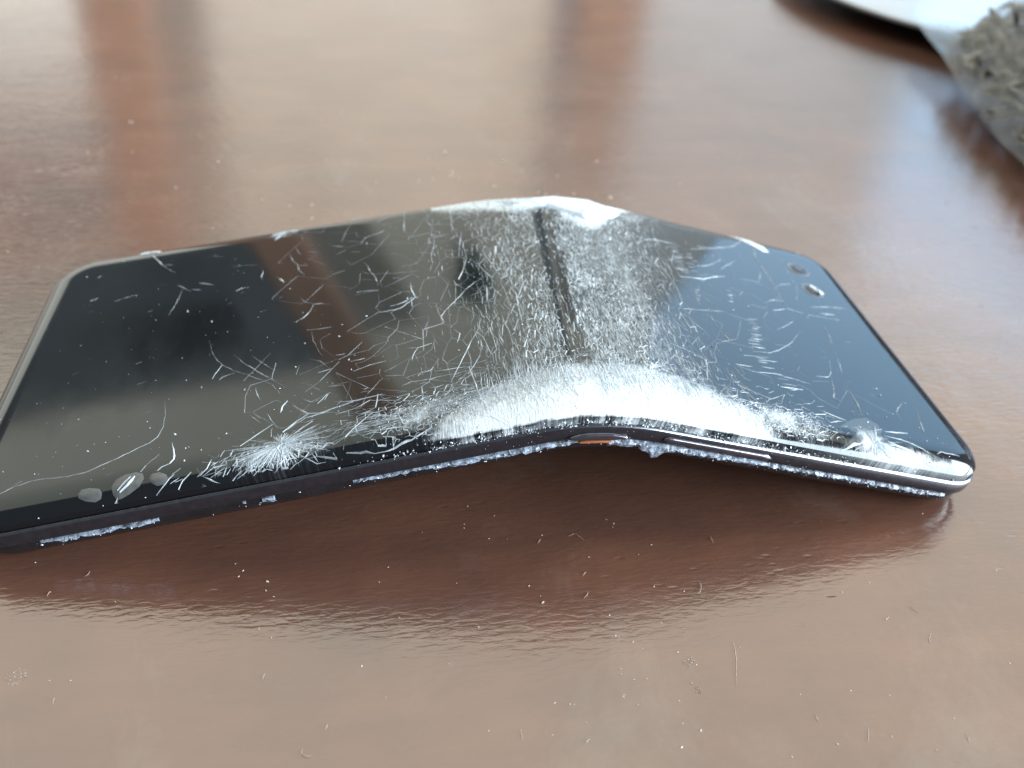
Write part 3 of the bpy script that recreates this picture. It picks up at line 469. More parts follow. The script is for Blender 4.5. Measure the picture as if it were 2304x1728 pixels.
def loft(profile, cap=False, flip=False, msub=36):
    V, F, UVS = [], [], []
    loops = [loop(d, z) for d, z in profile]
    n = len(loops[0][0])
    for pts, z in loops:
        for s, v in pts:
            V.append(P(s, v, z))
            UVS.append((s, v))
    for r in range(len(loops) - 1):
        for i in range(n):
            j = (i + 1) % n
            F.append((r * n + i, r * n + j, (r + 1) * n + j, (r + 1) * n + i))
    if cap:
        base = (len(loops) - 1) * n
        pts, z = loops[-1]
        ns, nc = len(ST), NA
        # pair near side with far side: right half and left half corners too
        near = list(range(ns)) + list(range(ns, ns + nc))          # near side + near right corner
        first_far = ns + nc
        far = [first_far + nc + ns - 1 - i for i in range(ns)]
        far += [first_far + nc - 1 - i for i in range(nc)]
        # left corners
        il = first_far + nc + ns
        farl = list(range(il, il + nc))
        nearl = list(range(il + nc, il + 2 * nc))
        near = list(reversed([nearl[nc - 1 - i] for i in range(nc)])) + near
        far = list(reversed([farl[i] for i in range(nc)])) + far
        cols = []
        for a, bb in zip(near, far):
            (s0, v0), (s1, v1) = pts[a], pts[bb]
            c = [base + a]
            for k in range(1, msub):
                t = k / msub
                s, v = s0 + (s1 - s0) * t, v0 + (v1 - v0) * t
                c.append(len(V))
                V.append(P(s, v, z))
                UVS.append((s, v))
            c.append(base + bb)
            cols.append(c)
        for a in range(len(cols) - 1):
            for k in range(msub):
                F.append((cols[a][k], cols[a + 1][k], cols[a + 1][k + 1], cols[a][k + 1]))
    if flip:
        F = [tuple(reversed(f)) for f in F]
    return V, F, UVS


def sstep(a, b, x):
    t = max(0.0, min(1.0, (x - a) / (b - a)))
    return t * t * (3 - 2 * t)


def crush_glare(s, v):
    """how white the glass is, by crushing and by glare painted along the near edge (0 whole .. 1 white)"""
    d = s - fold_at(v)
    nz = mnoise.noise((s * .35, v * .35, 3.1)) * .5 + mnoise.noise((s * .9, v * .9, 1.7)) * .35
    # white band along the near edge of the fold
    vt = 9.8 * max(0.0, 1 - abs((d - 1) / (25 if d < 1 else 27)) ** 2.2)
    c = 0
    if vt > .3:
        c = max(1.2 * sstep(vt - .4 + nz * 1.5, vt - 4.6 + nz * 1.5, v), .72 * min(1, vt / 3.5) * sstep(vt + 3.0 + nz * 3, vt - 1.5 + nz * 2, v))
    c *= sstep(.42 + nz * .5, .75 + nz * .5, v)
    # patch at the far edge of the fold
    if -20 < d < 22:
        lim = 63.6 + abs(d + 5) * .28 if d < -1 else (65.5 - 8.5 * math.exp(-((d - 6.5) / 5.0) ** 2) + max(0, d - 9) * .55)
        if abs(d - .2) < 2.2: lim = max(lim, 65.5)
        c = max(c, 1.1 * sstep(lim - 2.0 + nz * 2, lim + 2.2 + nz * 2, v))
    # thin haze over the creased middle
    h = .17 * math.exp(-((d - 7.5) / 7.0) ** 2) + .09 * math.exp(-((d + 7) / 6.0) ** 2)
    h *= 1 - .85 * math.exp(-((d + 1.5) / 1.6) ** 2)
    h += .12 * math.exp(-((d - 1) / 20) ** 2) * sstep(14, 6, v)
    for s0, v0, rs, rv, am in ((47.0, 3.4, 5.5, 1.8, .7), (134.6, 3.0, 2.5, 1.9, .95), (139, 1.5, 6.5, 1.3, .95), (44.5, 70, 3.0, 2.2, .45), (69, 5.0, 8.0, 2.4, .42), (118, 4.0, 7.0, 2.6, .5), (80, 66.5, 6, 3.5, .4), (110, 66.5, 5, 4, .35)):  # long spot beside the right starburst is window glare painted white
        h = max(h, am * math.exp(-((s - s0) / rs) ** 2 - ((v - v0) / rv) ** 2) * (.75 + .9 * nz))
    return max(0, min(1.15, max(c, h * (1 + nz))))


phone = bpy.data.objects.new("smartphone", None)
COL.objects.link(phone)
phone.empty_display_size = 0.02
tag(phone, "black smartphone bent in the middle with a shattered screen, arched on the brown table", "smartphone")

# screen glass
gp = []
for k in range(13):
    th = k / 12
    d = 0.45 + (EW - 0.45) * (1 - math.cos(th * math.pi / 2))
    t = 1 - d / EW
    gp.append((d, 9 - EZ * (1 - math.sqrt(max(0, 1 - t ** 2.2)))))
V, F, U = loft([(0.55, 5.5)] + gp, cap=True, msub=90)
glass = new_obj("screen_glass", V, F, M_GLASS, phone)
uvl = glass.data.uv_layers.new(name="flat")
li = np.zeros(len(glass.data.loops), dtype=np.int32)
glass.data.loops.foreach_get("vertex_index", li)
UA = np.array(U) * MM
uvl.data.foreach_set("uv", UA[li].astype(np.float32).ravel())
ca = glass.data.attributes.new("crush_glare", 'FLOAT', 'POINT')
ca.data.foreach_set("value", [crush_glare(s, v) for s, v in U])

# frame and back
V, F, U = loft([(0.80, 5.45), (0.52, 5.93), (0.36, 6.02), (0.20, 5.98), (0.02, 5.68)])
new_obj("frame_edge", V, F, M_LIP, phone)
V, F, U = loft([(0.06, 5.72), (0.0, 5.62), (-0.05, 5.0), (-0.05, 4.3), (0.05, 3.7), (0.35, 3.35), (0.9, 3.3)])
new_obj("frame", V, F, M_FRAME, phone)
V, F, U = loft([(0.75, 3.35), (0.72, 2.6), (0.85, 1.7), (1.6, .65), (3.5, .12), (7, 0.0)], cap=True, flip=False, msub=10)
new_obj("back_glass", V, F, M_BACK, phone)


# ---------------------------------------------------------------- cracks
class Ribbons:
    def __init__(self):
        self.V, self.F, self.O = [], [], []

    def add(self, pts, w, op, seg=0.7, jit=0.0, taper=True, up=0.03):
        # resample
        P2 = []
        for (a, b) in zip(pts[:-1], pts[1:]):
            n = max(1, int(math.hypot(b[0] - a[0], b[1] - a[1]) / seg))
            for k in range(n):
                t = k / n
                P2.append((a[0] + (b[0] - a[0]) * t, a[1] + (b[1] - a[1]) * t))
        P2.append(tuple(pts[-1]))
        if jit:
            P2 = [P2[0]] + [(s + rnd.gauss(0, jit), v + rnd.gauss(0, jit)) for s, v in P2[1:-1]] + [P2[-1]]
        n = len(P2)
        base = len(self.V)
        for i, (s, v) in enumerate(P2):
            a, b = P2[max(0, i - 1)], P2[min(n - 1, i + 1)]
            dx, dy = b[0] - a[0], b[1] - a[1]
            l = math.hypot(dx, dy) or 1
            nx, ny = -dy / l, dx / l
            t = i / max(1, n - 1)
            k = (0.25 + 0.75 * math.sin(math.pi * min(1, max(0, t)))) if taper else 1
            hw = .5 * w * k * rnd.uniform(.65, 1.3)
            for q, u in ((-1, 0), (0, .4 * w), (1, 0)):
                ss = min(PL - .6, max(.6, s + nx * hw * q))
                vv = min(PW - .6, max(.5, v + ny * hw * q))
                self.V.append(TOP(ss, vv, up + u))
                self.O.append(max(0, min(1, op * (.75 + .75 * mnoise.noise((s * 1.1, v * 1.1, 5.5))) * rnd.uniform(.75, 1.2) * (.45 + .55 * k))))
        for i in range(n - 1):
            for q in (0, 1):
                c = base + i * 3 + q
                self.F.append((c, c + 3, c + 4, c + 1))

    def build(self, name, parent, mat):
        o = new_obj(name, self.V, self.F, mat, parent, smooth=False)
        at = o.data.attributes.new("opacity", 'FLOAT', 'POINT')
        at.data.foreach_set("value", self.O)
        return o


web = Ribbons()
for w, b, pts in CRACKS:
    ln = sum(math.hypot(q[0] - p[0], q[1] - p[1]) for p, q in zip(pts[:-1], pts[1:]))
    if ln > 9:
        rb = Ribbons()
        rb.add(pts, w * 1.1, b * 1.15, jit=.04)
        rb.build("crack", phone, M_CRACK)
    else:
        web.add(pts, w * 1.15, b * 1.2, jit=.04)


# crazing round the fold: Voronoi cells drawn out along the crease
def crazing(n, dens, ax, keep, wf, of, lo=66, hi=122):
    pts = []
    while len(pts) < n:
        s, v = rnd.uniform(lo, hi), rnd.uniform(.5, PW - .5)
        if rnd.random() < dens(s, v):
            pts.append(Vector((s, v / ax)))
    r = geometry.delaunay_2d_cdt(pts, [], [], 0, 1e-5)
    vs, fs = r[0], r[2]
    cc, emap = [], {}
    for fi, f in enumerate(fs):
        a, b, c = (vs[i] for i in f[:3])
        d = 2 * (a.x * (b.y - c.y) + b.x * (c.y - a.y) + c.x * (a.y - b.y))
        if abs(d) < 1e-9:
            cc.append(None)
            continue
        ux = (a.length_squared * (b.y - c.y) + b.length_squared * (c.y - a.y) + c.length_squared * (a.y - b.y)) / d
        uy = (a.length_squared * (c.x - b.x) + b.length_squared * (a.x - c.x) + c.length_squared * (b.x - a.x)) / d
        cc.append((ux, uy * ax))
        for i in range(3):
            e = tuple(sorted((f[i], f[(i + 1) % 3])))
            emap.setdefault(e, []).append(fi)
    for e, ff in emap.items():
        if len(ff) == 2 and cc[ff[0]] and cc[ff[1]]:
            p, q = cc[ff[0]], cc[ff[1]]
            l = math.hypot(p[0] - q[0], p[1] - q[1])
            ms, mv = .5 * (p[0] + q[0]), .5 * (p[1] + q[1])
            if l < .12 or l > 9 or not (.6 < mv < PW - .6) or not (lo - 2 < ms < hi + 2): continue
            if rnd.random() > keep(ms, mv, p, q): continue
            if abs(ms - fold_at(mv) + 1.4) < 1.3 and rnd.random() < .8: continue
            web.add([p, q], wf(ms, mv), of(ms, mv), seg=1.2, jit=.03, up=.025, taper=False)


def d_fine(s, v):
    d = s - fold_at(v)
    x = math.exp(-abs(d - 3) ** 2.4 / 9.5 ** 2.4)
    x *= 1 - .75 * math.exp(-((d + 1.5) / 1.5) ** 2)
    return x * (1 + .5 * sstep(18, 6, v)) / 1.5


def keep_fine(s, v, p, q):
    along = abs(p[1] - q[1]) > 1.2 * abs(p[0] - q[0])
    n = .5 + .6 * mnoise.noise((s * .25, v * .12, 8))
    return (.85 if along else .35) * (.55 + .7 * n)


crazing(3400, d_fine, 3.0, keep_fine, lambda s, v: rnd.choice((.08, .11, .16, .24)),
        lambda s, v: rnd.uniform(.2, .75) * (.6 + .9 * max(0, mnoise.noise((s * .3, v * .15, 2)) + .4)))


def d_coarse(s, v):
    d = s - fold_at(v)
    return math.exp(-abs(d + 1) ** 4 / 19 ** 4) * (.6 + .4 * sstep(20, 4, v))


crazing(520, d_coarse, 2.0, lambda s, v, p, q: .93, lambda s, v: rnd.choice((.06, .08, .10, .15)), lambda s, v: rnd.uniform(.12, .5), 60, 126)
crazing(150, lambda s, v: math.exp(-((s - 60) / 14) ** 2) * (.35 + .65 * sstep(30, 5, v)), 1.0, lambda s, v, p, q: .6, lambda s, v: rnd.choice((.06, .08, .12)), lambda s, v: rnd.uniform(.12, .45), 36, 80)
crazing(110, lambda s, v: math.exp(-((s - 124) / 9) ** 2), 1.2, lambda s, v, p, q: .4, lambda s, v: rnd.choice((.06, .08, .12)), lambda s, v: rnd.uniform(.12, .4), 108, 150)
# finer broken cells along the near edge, left and right of the white band
crazing(700, lambda s, v: math.exp(-((s - 69) / 6.5) ** 2) * math.exp(-((v - 4.5 - (s - 60) * .12) / 2.6) ** 2), .75, lambda s, v, p, q: .6, lambda s, v: rnd.choice((.08, .12, .18)), lambda s, v: rnd.uniform(.25, .8), 52, 90)
crazing(220, lambda s, v: math.exp(-((s - 46.5) / 4.5) ** 2) * math.exp(-((v - 2.8) / 1.7) ** 2), .6, lambda s, v, p, q: .6, lambda s, v: rnd.choice((.08, .12, .2)), lambda s, v: rnd.uniform(.25, .85), 32, 62)
crazing(650, lambda s, v: math.exp(-((s - 117) / 6.0) ** 2) * math.exp(-((v - 4.2) / 2.4) ** 2), .75, lambda s, v, p, q: .6, lambda s, v: rnd.choice((.08, .12, .18)), lambda s, v: rnd.uniform(.3, .85), 104, 132)
# dashes along the crease direction, thick on the ground over the whole folded zone
for _ in range(8500):
    v = rnd.uniform(3, PW - 4)
    d = rnd.gauss(2.5, 8.5)
    if abs(d + 1.5) < 1.3 and rnd.random() < .75: continue
    if mnoise.noise((d * .22, v * .10, 4.4)) < rnd.uniform(-.55, .35): continue
    s = fold_at(v) + d
    if not 64 < s < 124: continue
    l = rnd.uniform(.6, 2.9) * (1.25 if v < 30 else 1)
    w = rnd.choice((.06, .08, .09, .13, .19 if d > 0 else .10))
    sl = rnd.gauss(0, .05)
    web.add([(s - sl * l, v - l / 2), (s + rnd.gauss(0, .03), v), (s + sl * l, v + l / 2)], w, rnd.uniform(.2, .85), seg=1.0, up=.02)
# comb of parallel cracks just above the white band
d = -15.0
while d < 13:
    v0 = 8.6 - 4.2 * (d / 22) ** 2
    l = rnd.uniform(1.5, 6.5) * (1 if d < 4 else .6)
    s = fold_at(v0) + d
    web.add([(s, v0 - 1.2), (s + rnd.gauss(0, .12), v0 + l * .4), (s + rnd.gauss(.1, .25), v0 + l)], rnd.uniform(.09, .17), rnd.uniform(.35, .8), seg=.6, jit=.06)
    d += rnd.uniform(.22, .5)


# crossing cracks close above the white band, running along the edge
for _ in range(900):
    d = rnd.gauss(-3, 17)
    v = abs(rnd.gauss(0, 4.5)) + 3.2 + 5 * max(0, 1 - (d / 26) ** 2) * rnd.random()
    if v > 15: continue
    s = fold_at(v) + d
    if not 50 < s < 135: continue
    l = rnd.uniform(.4, 2.2)
    web.add([(s - l / 2, v + rnd.gauss(0, .2)), (s, v + rnd.gauss(0, .15)), (s + l / 2, v + rnd.gauss(0, .2))], rnd.choice((.07, .1, .16)), rnd.uniform(.2, .6))
for _ in range(300):
    s = rnd.gauss(68, 7)
    v = 5.2 + rnd.gauss(0, 1.0) + .12 * max(0, s - 60) + .0 * s
    l = rnd.uniform(.5, 2.0)
    web.add([(s - l / 2, v - .05 * l), (s + l / 2, v + .08 * l)], rnd.choice((.07, .1, .15)), rnd.uniform(.25, .7))
# right half, lower: curly broken field between fold and right impact
for _ in range(380):
    s = rnd.gauss(117, 5)
    v = 2.0 + abs(rnd.gauss(0, 2.2)) + max(0, 112 - s) * .35
    if s > 131 or v > 13: continue
    a = rnd.uniform(0, 6.28)
    r0 = rnd.uniform(.2, .6)
    web.add([(s + r0 * math.cos(a + k * .9) * 1.1, v + r0 * math.sin(a + k * .9)) for k in range(rnd.randint(2, 5))], rnd.choice((.08, .11, .16)), rnd.uniform(.3, .7), seg=.4)
# ripples: short bright dashes stacked in columns on the right half
for (a, b, n, ln) in (((116.2, 57.3), (114.9, 46.8), 13, 2.6), ((122.7, 42.9), (122.2, 38.8), 4, 1.2), ((124.3, 34.2), (121.6, 24.2), 12, 2.4), ((115.6, 40.7), (114.5, 37.0), 4, 1.3), ((118.5, 55), (117.5, 48), 6, 1.8), ((121, 21), (124.5, 13), 7, 2.6)):
    for k in range(n):
        t = k / (n - 1)
        s = a[0] + (b[0] - a[0]) * t + rnd.gauss(0, .35)
        v = a[1] + (b[1] - a[1]) * t + rnd.gauss(0, .15)
        l = ln * rnd.uniform(.5, 1.1)
        web.add([(s - l / 2, v - .1), (s, v), (s + l / 2, v + .15)], rnd.uniform(.12, .24), rnd.uniform(.25, .6))
# loose short scratches everywhere
for _ in range(90):
    s, v = rnd.uniform(4, PL - 4), rnd.uniform(3, PW - 3)
    l, a = rnd.uniform(.3, 1.4), rnd.gauss(.1, .5)
    web.add([(s, v), (s + l * math.cos(a), v + l * math.sin(a))], rnd.choice((.06, .09, .12)), rnd.uniform(.08, .35))
wo = web.build("crack_web", phone, M_CRACK)
tag(wo, "fine white web of cracks over the folded middle of the screen", kind="stuff")


def burst(name, s0, v0, rays, spread, label):
    rb = Ribbons()
    for a, lmin, lmax, w, op in rays:
        for _ in range(spread):
            aa = math.radians(a + rnd.gauss(0, 14))
            l = rnd.uniform(lmin, lmax)
            st = rnd.uniform(0, .45) * l
            pts = []
            for k in range(4):
                q = st + (l - st) * k / 3
                pts.append((s0 + q * math.cos(aa) + rnd.gauss(0, .07), v0 + q * math.sin(aa) + rnd.gauss(0, .05)))
            pts = [(s, max(.6, min(PW - .7, v))) for s, v in pts]
            rb.add(pts, w * rnd.uniform(.5, 1.3), op * rnd.uniform(.7, 1.7), seg=.6)
    for _ in range(26):
        a, r = rnd.uniform(0, 6.28), rnd.uniform(0, .9)
        rb.add([(s0 + r * math.cos(a), v0 + r * math.sin(a) * .8), (s0 + r * math.cos(a) + rnd.gauss(0, .5), v0 + r * math.sin(a) + rnd.gauss(0, .5))], .3, .85)
    o = rb.build(name, phone, M_CRACK)
    tag(o, label)
    return o


tangle = Ribbons()
burst("impact_mark", 47.6, 4.3, [(180, 2, 8, .14, .4), (200, 2, 9, .16, .6), (215, 2, 6, .16, .7), (235, 1, 4, .16, .7), (270, 1, 4, .16, .8), (300, 1, 4, .16, .7), (325, 1.5, 5, .15, .7), (345, 2, 8, .14, .5), (5, 1.5, 7, .14, .45), (25, 2, 7, .14, .5), (45, 1, 3, .12, .5), (90, .8, 2.4, .14, .5), (115, .8, 2.6, .14, .5)], 16,
      "starburst of white cracks near the left end of the near edge")
for _ in range(120):
    s, v = rnd.gauss(45.5, 4.5), .7 + abs(rnd.gauss(0, 1.3))
    a = rnd.gauss(1.57 + (s - 47) * .09, .35)
    l = rnd.uniform(.4, 1.5)
    tangle.add([(s, v), (s + l * math.cos(a), v + l * math.sin(a))], rnd.choice((.1, .14, .2)), rnd.uniform(.3, .85), seg=.5)
tangle.build("crack", phone, M_CRACK)
burst("impact_mark", 134.4, 3.3, [(180, 1, 3, .15, .5), (215, 1, 3.5, .18, .6), (250, .6, 2.5, .2, .7), (290, 1, 4, .2, .7), (320, 1.5, 6, .18, .6), (340, 2, 8, .16, .5), (0, 1.5, 6, .14, .4), (90, 1, 3.5, .12, .4), (60, 1, 3, .12, .4), (130, 1, 3, .12, .4)], 10,
      "starburst of white cracks near the right end of the near edge")
burst("impact_mark", 44.5, 69.3, [(180, 1, 3, .2, .5), (215, 1, 4, .18, .5), (250, 1, 4, .18, .5), (285, 1, 4, .18, .5), (320, 1, 4, .18, .5), (0, 1, 4, .2, .5)], 7,
      "starburst of white cracks at the far edge of the left half")

# ---------------------------------------------------------------- lifted film spots, chips, frosted patch


def patch(name, poly, h, mat, label=None, up=.05, dome=True):
    cs = sum(p[0] for p in poly) / len(poly)
    cv = sum(p[1] for p in poly) / len(poly)
    V, F = [], []
    n = len(poly)
    rings = (1.0, .85, .55, .25) if dome else (1.0, .8, .45)
    for r in rings:
        for (s, v) in poly:
            ss, vv = cs + (s - cs) * r, cv + (v - cv) * r
            k = math.sqrt(max(0, 1 - r * r)) if dome else min(1, (1 - r) * 5) * rnd.uniform(.5, 1.2)
            V.append(TOP(min(PL - .6, max(.6, ss)), min(PW - .5, max(.5, vv)), up + h * k))
    V.append(TOP(cs, cv, up + h))
    for r in range(len(rings) - 1):
        for i in range(n):
            j = (i + 1) % n
            F.append((r * n + i, r * n + j, (r + 1) * n + j, (r + 1) * n + i))
    b0 = (len(rings) - 1) * n
    for i in range(n):
        F.append((b0 + i, b0 + (i + 1) % n, len(V) - 1))
    o = new_obj(name, V, F, mat, phone, smooth=dome)
    if label: tag(o, label)
    return o


for p in POLY["bubble"]:
    patch("bubble", p, .12, M_BUBBLE)
streak = Ribbons()
streak.add([(25.6, 1.4), (26.6, 2.2), (27.6, 3.3)], .45, .8, up=.18)
streak.add([(25.3, 1.7), (26.2, 2.7), (27.0, 3.4)], .3, .6, up=.18)
streak.build("crack", phone, M_CRACK)
patch("glass_chip", [(84.5, 68.5), (87.0, 65.2), (93.0, 65.6), (99.5, 60.5), (105.0, 63.5), (107.0, 66.5), (102.3, 69.8), (95, 70.6)], .75, M_CHIP, dome=False, up=.02)
patch("glass_chip", [(15.2, 72.0), (16.7, 69.4), (18.82, 69.3), (20.89, 68.6), (20.4, 72.0), (17.5, 72.05)], .25, M_CHIP, dome=False)
patch("glass_chip", [(144.6, 53.0), (145.3, 53.3), (146.6, 51.9), (147.3, 50.6), (146.7, 50.4), (145.4, 51.6)], .3, M_CHIP, up=.3, dome=False)
patch("glass_chip", [(133.5, 70.6), (138.2, 71.5), (140.6, 67.4), (141.0, 65.2), (139.4, 65.0), (136.8, 67.4)], .12, M_CHIP, dome=False)


# front cameras
for (s, v) in ((145.9, 60.3), (145.6, 52.0)):
    V, F = [], []
    n = 32
    for r, u in ((2.05, .02), (2.2, .10), (2.4, .10), (2.55, .02)):
        for i in range(n):
            a = 2 * math.pi * i / n
            V.append(TOP(s + r * math.cos(a), v + r * math.sin(a), u))
    for k in range(3):
        for i in range(n):
            j = (i + 1) % n
            F.append((k * n + i, k * n + j, (k + 1) * n + j, (k + 1) * n + i))
    ring = new_obj("front_camera", V, F, M_RING, phone)
    V, F = [TOP(s, v, .35)], []
    for r, u in ((.5, .33), (1.0, .26), (1.4, .12), (1.6, .03)):
        for i in range(n):
            a = 2 * math.pi * i / n
            V.append(TOP(s + r * math.cos(a), v + r * math.sin(a), u))
    for i in range(n):
        F.append((0, 1 + i, 1 + (i + 1) % n))
    for k in range(3):
        for i in range(n):
            j = (i + 1) % n
            F.append((1 + k * n + i, 1 + (k + 1) * n + i, 1 + (k + 1) * n + j, 1 + k * n + j))
    new_obj("lens", V, F, M_LENS, ring)


# side buttons on the near edge of the frame
def button(name, s0, s1, z0, z1, out, mat, taper=1.5, label=None, parent=phone):
    V, F = [], []
    n = 24
    for i in range(n + 1):
        s = s0 + (s1 - s0) * i / n
        e = min(1, min(s - s0, s1 - s) / taper + .12)
        zc, hh = .5 * (z0 + z1), .5 * (z1 - z0) * e ** .5
        for (y, z) in ((.15, hh), (-out * .7, hh * .95), (-out, hh * .55), (-out, -hh * .55), (-out * .7, -hh * .95), (.15, -hh)):
            V.append(P(s, y, zc + z))
    for i in range(n):
        for k in range(5):
            a = i * 6 + k
            F.append((a, a + 6, a + 7, a + 1))
    F.append(tuple(range(6)))
    F.append(tuple(reversed(range(n * 6, n * 6 + 6))))
    o = new_obj(name, V, F, mat, parent)
    if label: tag(o, label)
    return o


button("power_button", 86.3, 93.8, 3.55, 4.75, .55, M_BUTTON, 2.5, "thin dark power button bowed out of the frame at the fold")
button("power_button_gap", 87.6, 92.0, 2.95, 3.35, .30, M_ORANGE, 1.0, "orange strip below the power button")
button("volume_button", 98.8, 116.6, 4.0, 5.05, .40, M_BUTTON, .7)


# ---------------------------------------------------------------- broken edges and glass grit
def shard_mesh(V, F, c, r, mtx=None):
    """one faceted splinter: squashed octahedron"""
    base = len(V)
    ax = [Vector((rnd.gauss(0, 1), rnd.gauss(0, 1), rnd.gauss(0, 1))).normalized() for _ in range(2)]
    x = ax[0]
    y = x.cross(ax[1]).normalized()
    z = x.cross(y)
    l, w, t = r * rnd.uniform(.8, 1.6), r * rnd.uniform(.4, .9), r * rnd.uniform(.3, .7)
    for q in (x * l, y * w, -x * l * .8, -y * w, z * t, -z * t):
        V.append(c + q)
    for a, b in ((0, 1), (1, 2), (2, 3), (3, 0)):
        F.append((base + a, base + b, base + 4))
        F.append((base + b, base + a, base + 5))


# jagged back-glass edge, sticking out under the frame
def edge_amp(s):
    a = .05
    for c, w, k in ((19, 5.5, .8), (27, 2.2, .6), (44.5, 1.0, 1.1), (60, 3.5, .4), (71, 5, .9), (81, 6, 1.2), (95, 7, 1.25), (106, 9, .9), (122, 9, .55), (136, 8, .7), (146, 4, .5)):
        a += k * math.exp(-((s - c) / w) ** 2)
    return a


V, F = [], []
s = 9.0
cols = []
while s < PL - 7:
    nn = mnoise.noise((s * .8, 1.0, 2.0))
    st = sstep(.16, .5, edge_amp(s) + .3 * mnoise.noise((s * .45, 9, 2)))
    a = .5 * edge_amp(s) * (.75 + .7 * nn) * st
    dip = 1.7 * math.exp(-((s - 98.9) / 1.3) ** 2)
    if 87.2 < s < 91.8: a *= .25
    gap = st < .04
    ins = .6 - .5 * min(1, a)
    c = [P(s, .75, 3.1), P(s, ins + rnd.gauss(0, .06), 2.75 - .45 * a + .3 * st + rnd.gauss(0, .09)),
         P(s, ins - .08 + rnd.gauss(0, .08), 2.75 - .5 * a - dip * .8 + rnd.gauss(0, .09)),
         P(s, ins + .25, 2.5 - .9 * a - dip + rnd.gauss(0, .10)), P(s, 1.3, 1.2 - dip * .3)]
    if gap:
        cols.append(None)
    else:
        cols.append(len(V))
        V += c
    s += rnd.uniform(.25, .7)
for a, b in zip(cols[:-1], cols[1:]):
    if a is None or b is None: continue
    for k in range(4):
        F.append((a + k, b + k, b + k + 1, a + k + 1))
M_EDGE = simple("broken_edge_glass", (0.24, 0.29, 0.36), 0.16, nscale=1000, namp=0.7, bump=0.8)
new_obj("broken_back_edge", V, F, M_EDGE, phone, smooth=False)

V, F = [], []
for _ in range(900):
    s = rnd.choice((rnd.gauss(92, 17), rnd.gauss(80, 14), rnd.gauss(112, 12)))
    if not 55 < s < 150: continue
    z = rnd.choice((rnd.gauss(5.9, .25), rnd.gauss(6.4, .35)))
    shard_mesh(V, F, P(s, rnd.uniform(.1, .7), z), rnd.choice((.08, .1, .12, .16, .24)) * MM)
for _ in range(300):
    s = rnd.uniform(12, 150)
    if rnd.random() > edge_amp(s): continue
    shard_mesh(V, F, P(s, rnd.uniform(.0, .5), rnd.gauss(2.6, .22)), rnd.choice((.06, .08, .11, .17)) * MM)
for _ in range(45):
    s = rnd.uniform(75, 125)
    shard_mesh(V, F, P(s, rnd.uniform(-.15, .05), rnd.uniform(3.8, 5.6)), rnd.choice((.07, .1)) * MM)
for _ in range(900):
    s = rnd.gauss(91, 15)
    v = 7.5 - 5 * ((s - 91) / 26) ** 2 + rnd.gauss(0, 1.8)
    if not (.7 < v < 14 and 55 < s < 128): continue
    shard_mesh(V, F, TOP(s, v, .06), rnd.choice((.06, .08, .1, .14)) * MM)
g = new_obj("glass_grit", V, F, M_CHIP, phone, smooth=False)
tag(g, "bright grit of crushed glass along the broken near edge", kind="stuff")

V, F = [], []
for s, v, r in GLASS_DUST:
    shard_mesh(V, F, TOP(min(PL - 1, max(1, s)), min(PW - 1, max(.5, v)), .08), r * .12 * MM)
for _ in range(260):
    s, v = rnd.uniform(3, PL - 3), rnd.uniform(2, PW - 2)
    shard_mesh(V, F, TOP(s, v, .04), rnd.choice((.05, .06, .08)) * MM)
for _ in range(500):
    v = rnd.uniform(2, PW - 6)
    s = fold_at(v) + rnd.gauss(5, 9)
    shard_mesh(V, F, TOP(s, v, .04), rnd.choice((.06, .08, .11)) * MM)
g = new_obj("glass_dust", V, F, M_CHIP, phone, smooth=False)
tag(g, "scattered specks of glass lying on the screen", kind="stuff")

# frosted patch by the right impact mark
fp = Ribbons()
poly = POLY["patch"][0]
o = patch("frosted_patch", poly, .03, M_CRACK, up=.03)
at = o.data.attributes.new("opacity", 'FLOAT', 'POINT')
at.data.foreach_set("value", [.06] * len(o.data.vertices))

# ---------------------------------------------------------------- splinters and lint on the table


def crumb_mesh(seed):
    r = random.Random(seed)
    bm = bmesh.new()
    bmesh.ops.create_icosphere(bm, subdivisions=1, radius=1)
    for v in bm.verts:
        v.co *= r.uniform(.65, 1.25)
        v.co.y *= .55
        v.co.z *= .45
    me = bpy.data.meshes.new("crumb")
    bm.to_mesh(me)
    bm.free()
    me.materials.append(M_CRUMB)
    return me


CRUMBS = [crumb_mesh(i) for i in range(6)]


def crumb(name, x, y, r, label, group, cat):
    o = bpy.data.objects.new(name, rnd.choice(CRUMBS))
    COL.objects.link(o)
    o.location = (x * MM, y * MM, TZ + r * .3 * MM)
    o.scale = (r * MM * rnd.uniform(.9, 1.6), r * MM, r * MM)
    o.rotation_euler = (rnd.uniform(-.2, .2), rnd.uniform(-.2, .2), rnd.uniform(0, 6.28))
    tag(o, label, cat, group)
    return o


for x, y, r in TABLE_BITS:
    far = max(1, math.hypot(x + 34, y + 96, 103) / 150)
    if y > 20:
        lab, grp = "tiny pale splinter on the table beyond the phone", "splinters on the table beyond the phone"
    else:
        lab, grp = "tiny pale splinter on the table in front of the phone", "splinters on the table in front of the phone"
    crumb("glass_splinter", x, y, r * (.15 if y > 20 else .092) * far ** .6, lab, grp, "splinter")
crumb("glass_splinter", -10.1, 143.9, .55, "largest white splinter on the table beyond the fold, with smaller ones beside it", "splinters on the table beyond the phone", "splinter")
crumb("glass_splinter", -10.0, -12.2, .24, "oval white splinter in front of the phone, at the edge of its dark reflection", "splinters on the table in front of the phone", "splinter")
crumb("glass_splinter", -48.1, -5.1, .28, "large white splinter in the dark reflection in front of the left impact mark", "splinters on the table in front of the phone", "splinter")


